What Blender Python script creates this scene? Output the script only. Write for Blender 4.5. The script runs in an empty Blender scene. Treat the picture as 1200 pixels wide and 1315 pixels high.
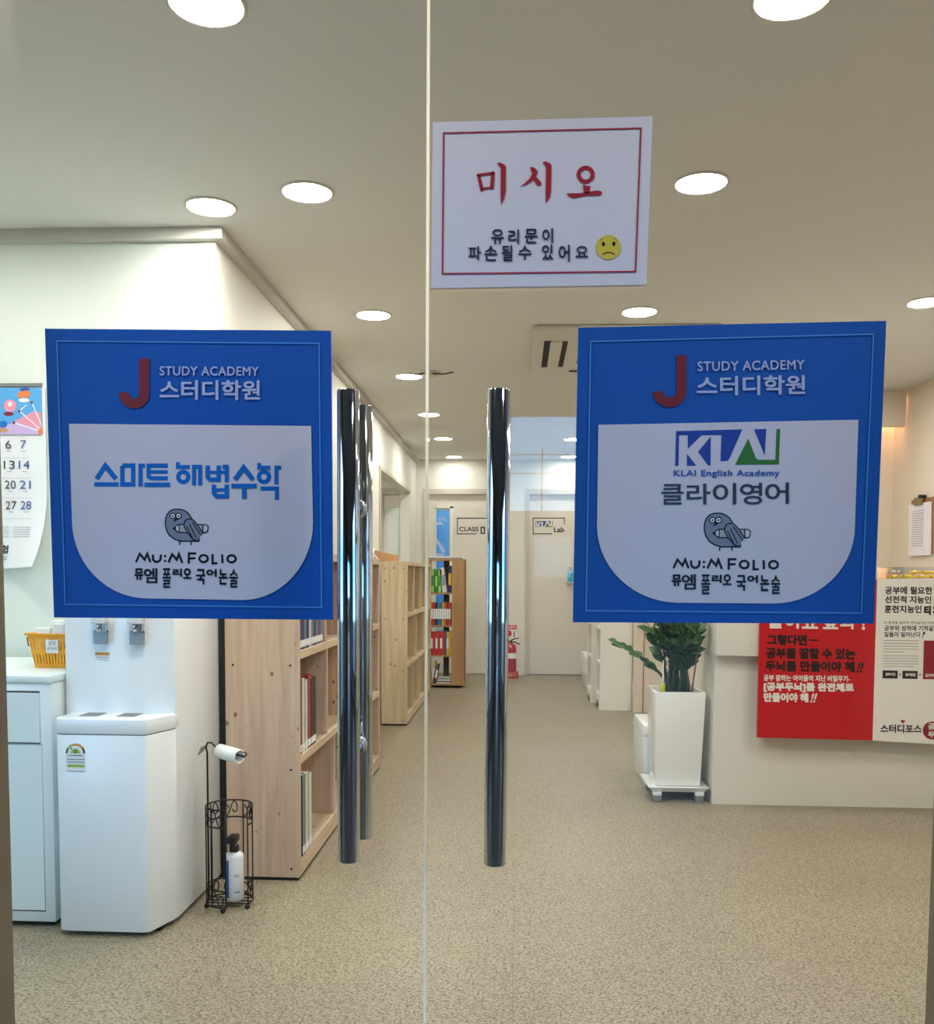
import bpy, bmesh, math, random
from mathutils import Vector, Matrix
from mathutils.geometry import tessellate_polygon
random.seed(7)
S = bpy.context.scene
COL = S.collection

# ------------------------------------------------------------------ camera
F, CX, CY, EYE = 1200.0, 600.0, 815.0, 1.15
_a = Vector((64.0, -77.0, F)).normalized()                       # world +Y seen by the camera
_d = Vector((-120.0, (F * F - 64 * 120) / 77.0, F)).normalized()  # world -Z seen by the camera
_x = _d.cross(_a)                                                # world +X
RW = Matrix((_x, _a, -_d))                                       # camera (right, down, forward) -> world
cam = bpy.data.cameras.new('camera')
cam.sensor_fit = 'HORIZONTAL'; cam.sensor_width = 36.0; cam.lens = 36.0 * F / 1200.0
cam.shift_y = (CY - 657.5) / 1200.0
cam.clip_start = 0.02; cam.clip_end = 300
cam_o = bpy.data.objects.new('camera', cam); COL.objects.link(cam_o)
M3 = RW @ Matrix(((1, 0, 0), (0, -1, 0), (0, 0, -1)))
cam_o.matrix_world = Matrix.Translation((0, 0, EYE)) @ M3.to_4x4()
S.camera = cam_o

def P(px, py, X=None, Y=None, Z=None):
    """A point of the photograph carried to a plane of the room."""
    r = RW @ Vector(((px - CX) / F, (py - CY) / F, 1.0))
    t = X / r.x if X is not None else Y / r.y if Y is not None else (Z - EYE) / r.z
    return Vector((0, 0, EYE)) + t * r

# ------------------------------------------------------------------ exposure, sky
S.view_settings.view_transform = 'Standard'; S.view_settings.look = 'None'
S.view_settings.gamma = 1.0; S.view_settings.use_curve_mapping = False
S.view_settings.exposure = 0.0
if hasattr(S, 'cycles'): S.cycles.transparent_max_bounces = 24
SKY_TOP, SKY_LOW, SKY_STRENGTH = (0.15, 0.54, 1.15), (0.34, 0.70, 1.05), 5.7
SKY_HIGH = (0.52, 0.76, 1.0)                                     # paler overhead sky, made up to turn the window light less blue
LAMP_STRENGTH, LAMP_COL = 150.0, (1.0, 0.965, 0.90)
w = bpy.data.worlds.new('sky'); S.world = w; w.use_nodes = True
nt = w.node_tree; bg = nt.nodes['Background']
tc = nt.nodes.new('ShaderNodeTexCoord'); sx = nt.nodes.new('ShaderNodeSeparateXYZ')
rp = nt.nodes.new('ShaderNodeValToRGB')
rp.color_ramp.elements[0].position = 0.02; rp.color_ramp.elements[0].color = (*SKY_LOW, 1)
rp.color_ramp.elements[1].position = 0.20; rp.color_ramp.elements[1].color = (*SKY_TOP, 1)
k_ = rp.color_ramp.elements.new(.36); k_.color = (*SKY_HIGH, 1)
nt.links.new(tc.outputs['Generated'], sx.inputs[0]); nt.links.new(sx.outputs['Z'], rp.inputs[0])
nt.links.new(rp.outputs[0], bg.inputs[0]); bg.inputs[1].default_value = SKY_STRENGTH

# ------------------------------------------------------------------ materials
def lin(c):
    return tuple(((v / 255) / 12.92 if v / 255 <= .04045 else ((v / 255 + .055) / 1.055) ** 2.4) for v in c) + (1.0,)

def mat(name, c, rough=.5, metal=0.0, spec=.5, noise=0.0, nscale=40.0, bump=0.0, emit=0.0, coat=0.0, stretch=None, trans=0.0, alpha=1.0):
    m = bpy.data.materials.new(name); m.use_nodes = True
    n = m.node_tree.nodes; l = m.node_tree.links; b = n['Principled BSDF']
    b.inputs['Base Color'].default_value = lin(c)
    b.inputs['Roughness'].default_value = rough; b.inputs['Metallic'].default_value = metal
    b.inputs['Specular IOR Level'].default_value = spec
    b.inputs['Coat Weight'].default_value = coat
    b.inputs['Transmission Weight'].default_value = trans
    b.inputs['Alpha'].default_value = alpha
    if emit:
        b.inputs['Emission Color'].default_value = lin(c); b.inputs['Emission Strength'].default_value = emit
    if noise or bump:
        t = n.new('ShaderNodeTexCoord'); mp = n.new('ShaderNodeMapping'); nz = n.new('ShaderNodeTexNoise')
        if stretch: mp.inputs['Scale'].default_value = stretch
        nz.inputs['Scale'].default_value = nscale; nz.inputs['Detail'].default_value = 4
        l.new(t.outputs['Object'], mp.inputs[0]); l.new(mp.outputs[0], nz.inputs['Vector'])
        if noise:
            mx = n.new('ShaderNodeMix'); mx.data_type = 'RGBA'
            lc = lin(c)
            mx.inputs[6].default_value = tuple(v * (1 - noise) for v in lc[:3]) + (1,)
            mx.inputs[7].default_value = tuple(min(1, v * (1 + noise)) for v in lc[:3]) + (1,)
            l.new(nz.outputs['Fac'], mx.inputs[0]); l.new(mx.outputs[2], b.inputs['Base Color'])
        if bump:
            bp = n.new('ShaderNodeBump'); bp.inputs['Strength'].default_value = bump; bp.inputs['Distance'].default_value = .002
            l.new(nz.outputs['Fac'], bp.inputs['Height']); l.new(bp.outputs[0], b.inputs['Normal'])
    return m

def glass(name, tint=(.97, .985, .98), ior=1.5, rough=0.0):
    m = bpy.data.materials.new(name); m.use_nodes = True
    n = m.node_tree.nodes; l = m.node_tree.links; n.remove(n['Principled BSDF'])
    tr = n.new('ShaderNodeBsdfTransparent'); tr.inputs[0].default_value = (*tint, 1)
    gl = n.new('ShaderNodeBsdfGlossy'); gl.inputs['Roughness'].default_value = rough
    fr = n.new('ShaderNodeFresnel'); ge = n.new('ShaderNodeNewGeometry'); mr = n.new('ShaderNodeMapRange')   # same reflectance from both sides of a face
    mr.inputs['To Min'].default_value = ior; mr.inputs['To Max'].default_value = 1 / ior
    l.new(ge.outputs['Backfacing'], mr.inputs[0]); l.new(mr.outputs[0], fr.inputs[0])
    mx = n.new('ShaderNodeMixShader')
    l.new(fr.outputs[0], mx.inputs[0]); l.new(tr.outputs[0], mx.inputs[1]); l.new(gl.outputs[0], mx.inputs[2])
    l.new(mx.outputs[0], n['Material Output'].inputs[0])
    return m

def wood(name, c, grain, knots=True, rough=.55):
    """Pale pine: streaks stretched along the grain axis, scattered knots."""
    m = bpy.data.materials.new(name); m.use_nodes = True
    n = m.node_tree.nodes; l = m.node_tree.links; b = n['Principled BSDF']
    b.inputs['Roughness'].default_value = rough; b.inputs['Specular IOR Level'].default_value = .3
    t = n.new('ShaderNodeTexCoord'); mp = n.new('ShaderNodeMapping')
    sc = [14, 14, 14]; sc[grain] = .8; mp.inputs['Scale'].default_value = sc
    nz = n.new('ShaderNodeTexNoise'); nz.inputs['Scale'].default_value = 2.2; nz.inputs['Detail'].default_value = 5; nz.inputs['Distortion'].default_value = .6
    l.new(t.outputs['Object'], mp.inputs[0]); l.new(mp.outputs[0], nz.inputs['Vector'])
    lc = lin(c)[:3]
    r = n.new('ShaderNodeValToRGB')
    r.color_ramp.elements[0].position = .3; r.color_ramp.elements[0].color = (*[v * f for v, f in zip(lc, (.80, .76, .70))], 1)
    r.color_ramp.elements[1].position = .7; r.color_ramp.elements[1].color = (*[min(1, v * 1.1) for v in lc], 1)
    l.new(nz.outputs['Fac'], r.inputs[0]); out = r.outputs[0]
    if knots:
        m2 = n.new('ShaderNodeMapping'); s2 = [15, 15, 15]; s2[grain] = 10; m2.inputs['Scale'].default_value = s2
        vo = n.new('ShaderNodeTexVoronoi'); vo.inputs['Scale'].default_value = 1.0
        l.new(t.outputs['Object'], m2.inputs[0]); l.new(m2.outputs[0], vo.inputs['Vector'])
        r2 = n.new('ShaderNodeValToRGB')
        r2.color_ramp.elements[0].position = .06; r2.color_ramp.elements[0].color = (1, 1, 1, 1)
        r2.color_ramp.elements[1].position = .13; r2.color_ramp.elements[1].color = (0, 0, 0, 1)
        l.new(vo.outputs['Distance'], r2.inputs[0])
        mx = n.new('ShaderNodeMix'); mx.data_type = 'RGBA'
        mx.inputs[7].default_value = (*[v * f for v, f in zip(lc, (.38, .30, .24))], 1)
        l.new(r2.outputs[0], mx.inputs[0]); l.new(out, mx.inputs[6]); out = mx.outputs[2]
    l.new(out, b.inputs['Base Color'])
    return m

def floor_mat():
    m = bpy.data.materials.new('speckled_vinyl'); m.use_nodes = True
    n = m.node_tree.nodes; l = m.node_tree.links; b = n['Principled BSDF']
    b.inputs['Roughness'].default_value = .42; b.inputs['Specular IOR Level'].default_value = .35
    t = n.new('ShaderNodeTexCoord')
    nz = n.new('ShaderNodeTexNoise'); nz.inputs['Scale'].default_value = 130; nz.inputs['Detail'].default_value = 3; nz.inputs['Roughness'].default_value = .7
    l.new(t.outputs['Object'], nz.inputs['Vector'])
    r = n.new('ShaderNodeValToRGB'); e = r.color_ramp.elements
    e[0].position = .36; e[0].color = lin((88, 80, 64)); e[1].position = .62; e[1].color = lin((170, 160, 138))
    k = e.new(.48); k.color = lin((142, 131, 108))
    l.new(nz.outputs['Fac'], r.inputs[0])
    n2 = n.new('ShaderNodeTexNoise'); n2.inputs['Scale'].default_value = 1.6; n2.inputs['Detail'].default_value = 3
    l.new(t.outputs['Object'], n2.inputs['Vector'])
    mr = n.new('ShaderNodeMapRange'); mr.inputs['To Min'].default_value = .90; mr.inputs['To Max'].default_value = 1.08
    l.new(n2.outputs['Fac'], mr.inputs[0])
    mu = n.new('ShaderNodeMix'); mu.data_type = 'RGBA'; mu.blend_type = 'MULTIPLY'; mu.inputs[0].default_value = 1
    l.new(r.outputs[0], mu.inputs[6]); l.new(mr.outputs[0], mu.inputs[7])
    br = n.new('ShaderNodeTexBrick'); br.offset = 0; br.inputs['Scale'].default_value = 1
    br.inputs['Brick Width'].default_value = .6; br.inputs['Row Height'].default_value = .6; br.inputs['Mortar Size'].default_value = .0012
    br.inputs['Color1'].default_value = (1, 1, 1, 1); br.inputs['Color2'].default_value = (1, 1, 1, 1); br.inputs['Mortar'].default_value = (.72, .70, .68, 1)
    l.new(t.outputs['Object'], br.inputs['Vector'])
    m3 = n.new('ShaderNodeMix'); m3.data_type = 'RGBA'; m3.blend_type = 'MULTIPLY'; m3.inputs[0].default_value = 1
    l.new(mu.outputs[2], m3.inputs[6]); l.new(br.outputs['Color'], m3.inputs[7])
    l.new(m3.outputs[2], b.inputs['Base Color'])
    bp = n.new('ShaderNodeBump'); bp.inputs['Strength'].default_value = .25; bp.inputs['Distance'].default_value = .001
    l.new(nz.outputs['Fac'], bp.inputs['Height']); l.new(bp.outputs[0], b.inputs['Normal'])
    return m

M = dict(
    floor=floor_mat(),
    wall=mat('wall_paint', (226, 224, 214), .6, noise=.015, nscale=6),
    wallpale=mat('wall_paper_pale', (224, 232, 224), .6, noise=.015, nscale=6),
    wallwarm=mat('wall_paint_warm', (222, 208, 190), .6, noise=.015, nscale=6),
    ceil=mat('ceiling_paint', (220, 220, 216), .7, noise=.01, nscale=5),
    cornice=mat('cornice_paint', (196, 194, 186), .6, noise=.02, nscale=9),
    door=mat('door_film', (222, 217, 206), .45, noise=.015, nscale=8),
    doorframe=mat('door_frame_film', (198, 192, 178), .45, noise=.015, nscale=8),
    jamb=mat('brushed_jamb', (120, 110, 96), .38, .6, noise=.06, nscale=20, stretch=(8, 8, .4)),
    hallwall=mat('hall_wall', (122, 112, 102), .7, noise=.05, nscale=7),
    hallfloor=mat('hall_floor', (60, 58, 56), .5, noise=.1, nscale=30),
    hallceil=mat('hall_ceiling', (150, 146, 142), .8, noise=.03, nscale=7),
    ground=mat('asphalt', (62, 62, 62), .9, noise=.2, nscale=12),
    block=mat('neighbour_render', (70, 66, 60), .9, noise=.1, nscale=2),
    blockpale=mat('neighbour_pale_panel', (205, 205, 200), .8, noise=.05, nscale=3),
    chrome=mat('polished_steel', (196, 200, 206), .06, 1.0, noise=.02, nscale=30),
    levermetal=mat('brushed_lever', (150, 156, 160), .45, .5, noise=.05, nscale=30),
    clearmetal=mat('satin_steel', (190, 195, 200), .2, 1.0, noise=.03, nscale=30),
    edge=mat('clear_door_seal', (236, 238, 230), .3, noise=.03, nscale=6, trans=.35),
    pane=glass('door_glass'),
    pane2=glass('window_glass', (.95, .97, .97)),
    acrylic=glass('acrylic', (.93, .94, .94), 1.45),
    blue=mat('sign_blue', (0, 84, 176), .45, noise=.02, nscale=5),
    signwhite=mat('sign_white', (222, 210, 220), .35, noise=.01, nscale=5),
    line=mat('sign_line', (74, 146, 214), .35, noise=.01, nscale=5),
    red=mat('sign_red', (128, 26, 42), .55, noise=.02, nscale=5),
    pale=mat('sign_lettering', (190, 194, 230), .35, noise=.01, nscale=5),
    sky=mat('lettering_blue', (16, 108, 196), .35, noise=.01, nscale=5),
    ink=mat('lettering_black', (14, 15, 26), .4, noise=.02, nscale=5),
    inkgrey=mat('lettering_dark_grey', (58, 54, 72), .4, noise=.02, nscale=5),
    navy=mat('lettering_navy', (28, 62, 160), .4, noise=.02, nscale=5),
    midblue=mat('lettering_mid_blue', (58, 92, 186), .4, noise=.02, nscale=5),
    green=mat('lettering_green', (52, 118, 36), .4, noise=.02, nscale=5),
    birdgrey=mat('emblem_grey', (134, 136, 154), .4, noise=.02, nscale=5),
    bone=mat('emblem_bone', (178, 178, 170), .4, noise=.02, nscale=5),
    foam=mat('foam_board', (232, 224, 234), .45, noise=.01, nscale=5),
    brush=mat('brush_red', (176, 34, 56), .45, noise=.03, nscale=9),
    bluegrey=mat('brush_blue_black', (36, 44, 66), .45, noise=.03, nscale=9),
    yellow=mat('face_yellow', (226, 204, 72), .45, noise=.02, nscale=5),
    pine=wood('pine_upright', (211, 188, 166), 2), pineh=wood('pine_along', (214, 193, 169), 1),
    pale_pine=wood('pale_pine_upright', (212, 194, 164), 2), pale_pineh=wood('pale_pine_along', (212, 194, 166), 1),
    oak=wood('stand_veneer', (176, 138, 98), 2, False),
    dark=mat('dark_void', (16, 16, 18), .7, noise=.1, nscale=20),
    post=mat('dark_post', (72, 64, 56), .6, noise=.1, nscale=20),
    white=mat('white_plastic', (236, 241, 243), .28, noise=.01, nscale=8, coat=.2),
    seam=mat('panel_seam', (120, 124, 126), .6, noise=.02, nscale=8),
    cabinet=mat('white_steel', (228, 240, 240), .35, noise=.01, nscale=8),
    seamdark=mat('drawer_gap', (52, 62, 66), .7, noise=.02, nscale=8),
    counter=mat('counter_laminate', (228, 224, 211), .45, noise=.02, nscale=7),
    whitelam=mat('white_laminate', (234, 233, 224), .45, noise=.02, nscale=7),
    posterred=mat('poster_red', (198, 22, 34), .35, noise=.03, nscale=6),
    posterdark=mat('poster_maroon', (146, 20, 44), .35, noise=.03, nscale=6),
    posterwhite=mat('poster_white', (238, 235, 226), .35, noise=.01, nscale=6),
    posterink=mat('poster_ink', (34, 24, 26), .4, noise=.05, nscale=6),
    postergrey=mat('poster_grey', (172, 168, 162), .4, noise=.03, nscale=6),
    pot=mat('glazed_planter', (240, 240, 232), .22, noise=.03, nscale=5, coat=.4),
    grey=mat('grey_plastic', (122, 126, 130), .5, noise=.03, nscale=12),
    soil=mat('potting_soil', (40, 32, 24), .95, noise=.4, nscale=60, bump=.6),
    leaf=mat('glossy_leaf', (62, 98, 44), .42, noise=.25, nscale=14),
    stem=mat('plant_stem', (44, 66, 34), .5, noise=.2, nscale=20),
    cane=mat('bamboo_cane', (150, 84, 46), .5, noise=.15, nscale=20),
    vial=mat('plant_food_green', (196, 204, 46), .25, noise=.02, nscale=20),
    orange=mat('basket_orange', (240, 164, 16), .4, noise=.03, nscale=12),
    cup=mat('paper_cup', (234, 234, 230), .7, noise=.01, nscale=20),
    wire=mat('black_wire', (30, 26, 26), .45, .3, noise=.1, nscale=40),
    card=mat('kraft_card', (196, 150, 104), .8, noise=.06, nscale=14),
    bottle=mat('bottle_white', (232, 234, 238), .3, noise=.01, nscale=9),
    label=mat('bottle_label_blue', (30, 104, 180), .4, noise=.02, nscale=9),
    black=mat('black_plastic', (18, 18, 20), .35, noise=.05, nscale=12),
    paper=mat('paper', (236, 238, 240), .75, noise=.01, nscale=9),
    papergrey=mat('print_grey', (150, 154, 158), .75, noise=.02, nscale=9),
    calsky=mat('calendar_sky', (88, 168, 226), .6, noise=.12, nscale=40, stretch=(1, 1, 4)),
    pink=mat('calendar_pink', (232, 150, 176), .6, noise=.04, nscale=40),
    lilac=mat('calendar_lilac', (200, 176, 220), .6, noise=.04, nscale=40),
    pumpkin=mat('calendar_orange', (236, 130, 60), .6, noise=.04, nscale=40),
    satblue=mat('calendar_blue', (58, 84, 158), .7, noise=.02, nscale=40),
    calink=mat('calendar_ink', (58, 62, 68), .7, noise=.02, nscale=40),
    extred=mat('extinguisher_red', (176, 18, 24), .25, noise=.03, nscale=10, coat=.5),
    extsign=mat('plate_red', (206, 40, 36), .4, noise=.02, nscale=10),
    clipwood=mat('clipboard_brown', (150, 96, 58), .5, noise=.1, nscale=20),
    clipmetal=mat('brass_clip', (150, 136, 96), .35, .8, noise=.05, nscale=20),
    candy=mat('wrapper_yellow', (230, 186, 40), .25, noise=.1, nscale=30, coat=.5),
    candyteal=mat('wrapper_teal', (70, 120, 124), .25, noise=.1, nscale=30, coat=.5),
    candysilver=mat('wrapper_silver', (210, 206, 196), .25, .6, noise=.1, nscale=30),
    peach=mat('peach_cup', (240, 190, 150), .5, noise=.03, nscale=20),
    teal=mat('sanitiser_blue', (60, 178, 206), .2, noise=.03, nscale=20, coat=.5),
    hangblue=mat('banner_blue', (64, 152, 232), .5, noise=.02, nscale=9),
    acwhite=mat('cassette_white', (206, 202, 192), .45, noise=.01, nscale=9),
    grille=mat('cassette_grille', (110, 106, 98), .6, noise=.05, nscale=40),
    lampglow=mat('lamp_diffuser', (255, 255, 255), .4, noise=.0),
    warmglow=mat('warm_bulb', (255, 255, 255), .4),
    amber=mat('sticker_amber', (220, 150, 40), .5, noise=.03, nscale=30),
    eco=mat('sticker_green', (150, 190, 60), .5, noise=.03, nscale=30),
    ecodark=mat('sticker_dark_green', (30, 100, 70), .5, noise=.03, nscale=30),
    smudge=mat('limescale_smudge', (196, 190, 170), .5, noise=.05, nscale=12),
)
def seal():
    m = bpy.data.materials.new('milky_seal'); m.use_nodes = True
    n = m.node_tree.nodes; l = m.node_tree.links; n.remove(n['Principled BSDF'])
    a = n.new('ShaderNodeBsdfDiffuse'); b = n.new('ShaderNodeBsdfTranslucent'); x = n.new('ShaderNodeMixShader')
    a.inputs[0].default_value = b.inputs[0].default_value = (.97, .92, .83, 1); x.inputs[0].default_value = .85
    l.new(a.outputs[0], x.inputs[1]); l.new(b.outputs[0], x.inputs[2]); l.new(x.outputs[0], n['Material Output'].inputs[0])
    return m
M['edge'] = seal()
M['lampfar'] = mat('lamp_diffuser_far', (255, 255, 255), .4)
for k, c, s in (('lampfar', LAMP_COL, LAMP_STRENGTH * .42), ('lampglow', LAMP_COL, LAMP_STRENGTH), ('warmglow', (1.0, .60, .36), 110.0)):
    b = M[k].node_tree.nodes['Principled BSDF']
    b.inputs['Emission Color'].default_value = (*c, 1); b.inputs['Emission Strength'].default_value = s

# ------------------------------------------------------------------ mesh helpers
class MB:
    def __init__(s): s.v = []; s.f = []; s.mi = []; s.mats = []; s.cur = 0; s.sm = []; s.smooth = False
    def use(s, m):
        m = M[m] if isinstance(m, str) else m
        if m not in s.mats: s.mats.append(m)
        s.cur = s.mats.index(m); return s
    def add(s, vs, fs):
        o = len(s.v); s.v += [Vector(v) for v in vs]
        for f in fs: s.f.append([o + i for i in f]); s.mi.append(s.cur); s.sm.append(s.smooth)
        return s
    def box(s, x0, x1, y0, y1, z0, z1, mtx=None):
        vs = [Vector((x, y, z)) for z in (z0, z1) for y in (y0, y1) for x in (x0, x1)]
        if mtx is not None: vs = [mtx @ v for v in vs]
        return s.add(vs, [(0, 2, 3, 1), (4, 5, 7, 6), (0, 1, 5, 4), (2, 6, 7, 3), (0, 4, 6, 2), (1, 3, 7, 5)])
    def frustum(s, b, t, z0, z1):
        """b, t: (x0,x1,y0,y1) at the bottom and at the top"""
        vs = [(x, y, z0) for x, y in ((b[0], b[2]), (b[1], b[2]), (b[1], b[3]), (b[0], b[3]))] + [(x, y, z1) for x, y in ((t[0], t[2]), (t[1], t[2]), (t[1], t[3]), (t[0], t[3]))]
        return s.add(vs, [(3, 2, 1, 0), (4, 5, 6, 7), (0, 1, 5, 4), (1, 2, 6, 5), (2, 3, 7, 6), (3, 0, 4, 7)])
    def prism(s, poly, z0, z1):
        n = len(poly); vs = [(x, y, z0) for x, y in poly] + [(x, y, z1) for x, y in poly]
        return s.add(vs, [tuple(range(n))[::-1], tuple(range(n, 2 * n))] + [(i, (i + 1) % n, n + (i + 1) % n, n + i) for i in range(n)])
    def lathe(s, prof, c, n=24, axis=Vector((0, 0, 1)), caps=True):
        """prof: (radius, height along axis)"""
        axis = Vector(axis).normalized(); u = axis.orthogonal().normalized(); w_ = axis.cross(u); c = Vector(c)
        vs = [c + axis * h + r * (math.cos(2 * math.pi * i / n) * u + math.sin(2 * math.pi * i / n) * w_) for r, h in prof for i in range(n)]
        fs = [(j * n + i, j * n + (i + 1) % n, (j + 1) * n + (i + 1) % n, (j + 1) * n + i) for j in range(len(prof) - 1) for i in range(n)]
        old = s.smooth; s.smooth = True; o = len(s.v); s.add(vs, fs); s.smooth = old
        if caps:
            s.f.append([o + i for i in range(n)][::-1]); s.mi.append(s.cur); s.sm.append(False)
            k = o + (len(prof) - 1) * n; s.f.append([k + i for i in range(n)]); s.mi.append(s.cur); s.sm.append(False)
        return s
    def cyl(s, a, b, r, n=20):
        a, b = Vector(a), Vector(b); return s.lathe([(r, 0), (r, (b - a).length)], a, n, b - a)
    def tube(s, pts, r, n=8, closed=False):
        pts = [Vector(p) for p in pts]; m = len(pts); rings = []
        up = None
        for i, p in enumerate(pts):
            a = pts[(i - 1) % m] if (closed or i) else p; b = pts[(i + 1) % m] if (closed or i < m - 1) else p
            t = (b - a).normalized()
            if up is None: up = t.orthogonal().normalized()
            up = (up - t * up.dot(t))
            up = up.normalized() if up.length > 1e-6 else t.orthogonal().normalized()
            w_ = t.cross(up); rr = r[i] if isinstance(r, (list, tuple)) else r
            rings.append([p + rr * (math.cos(2 * math.pi * k / n) * up + math.sin(2 * math.pi * k / n) * w_) for k in range(n)])
        vs = [v for ring in rings for v in ring]
        fs = [(i * n + k, i * n + (k + 1) % n, ((i + 1) % m) * n + (k + 1) % n, ((i + 1) % m) * n + k) for i in range(m if closed else m - 1) for k in range(n)]
        old = s.smooth; s.smooth = True; o = len(s.v); s.add(vs, fs); s.smooth = old
        if not closed:
            for q in ([o + k for k in range(n)][::-1], [o + (m - 1) * n + k for k in range(n)]):
                s.f.append(q); s.mi.append(s.cur); s.sm.append(False)
        return s
    def sphere(s, c, r, n=10, k=7, sc=(1, 1, 1)):
        c = Vector(c); vs = []
        for j in range(k + 1):
            th = math.pi * j / k
            for i in range(n):
                ph = 2 * math.pi * i / n
                vs.append(c + Vector((r * sc[0] * math.sin(th) * math.cos(ph), r * sc[1] * math.sin(th) * math.sin(ph), r * sc[2] * math.cos(th))))
        fs = [(j * n + i, (j + 1) * n + i, (j + 1) * n + (i + 1) % n, j * n + (i + 1) % n) for j in range(k) for i in range(n)]
        old = s.smooth; s.smooth = True; s.add(vs, fs); s.smooth = old; return s
    def build(s, name, parent=None, bevel=0, seg=2, origin=None):
        me = bpy.data.meshes.new(name)
        if parent is not None: off = Vector(parent['_w'])
        elif origin is not None: off = Vector(origin)
        else:
            xs = [v.x for v in s.v]; ys = [v.y for v in s.v]; zs = [v.z for v in s.v]
            off = Vector(((min(xs) + max(xs)) / 2, (min(ys) + max(ys)) / 2, min(zs)))
        me.from_pydata([v - off for v in s.v], [], s.f)
        for m in s.mats: me.materials.append(m)
        me.polygons.foreach_set('material_index', s.mi); me.polygons.foreach_set('use_smooth', s.sm)
        me.validate(); me.update()
        if bevel:
            bm = bmesh.new(); bm.from_mesh(me); bmesh.ops.remove_doubles(bm, verts=bm.verts, dist=1e-5)
            ed = [e for e in bm.edges if len(e.link_faces) == 2 and e.calc_face_angle(0) > .6]
            bmesh.ops.bevel(bm, geom=ed, offset=bevel, segments=seg, profile=.5, affect='EDGES', clamp_overlap=True)
            for f in bm.faces: f.smooth = True
            bmesh.ops.recalc_face_normals(bm, faces=bm.faces)
            bm.to_mesh(me); bm.free()
            me.set_sharp_from_angle(angle=.7)
        o = bpy.data.objects.new(name, me); COL.objects.link(o)
        if parent is not None: o.parent = parent; o['_w'] = list(off)
        else: o.location = off; o['_w'] = list(off)
        return o

def tag(o, label=None, cat=None, group=None, kind=None):
    if label: o['label'] = label
    if cat: o['category'] = cat
    if group: o['group'] = group
    if kind: o['kind'] = kind
    return o
def thing(name, loc, label, cat, group=None):
    o = bpy.data.objects.new(name, None); COL.objects.link(o); o.location = loc; o['_w'] = list(loc)
    o.empty_display_size = .05
    return tag(o, label, cat, group)
def dup(root, loc, rz=None, label=None):
    r = root.copy(); COL.objects.link(r); r.location = loc; r['_w'] = list(loc)
    if rz is not None: r.rotation_euler = (0, 0, rz)
    if label: r['label'] = label
    for ch in list(root.children):
        c = ch.copy(); COL.objects.link(c); c.parent = r
        for g in list(ch.children):
            d = g.copy(); COL.objects.link(d); d.parent = c
    return r
def struct(name, mb, label=None, bevel=0):
    o = mb.build(name, bevel=bevel); o['kind'] = 'structure'
    if label: o['label'] = label
    return o

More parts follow.
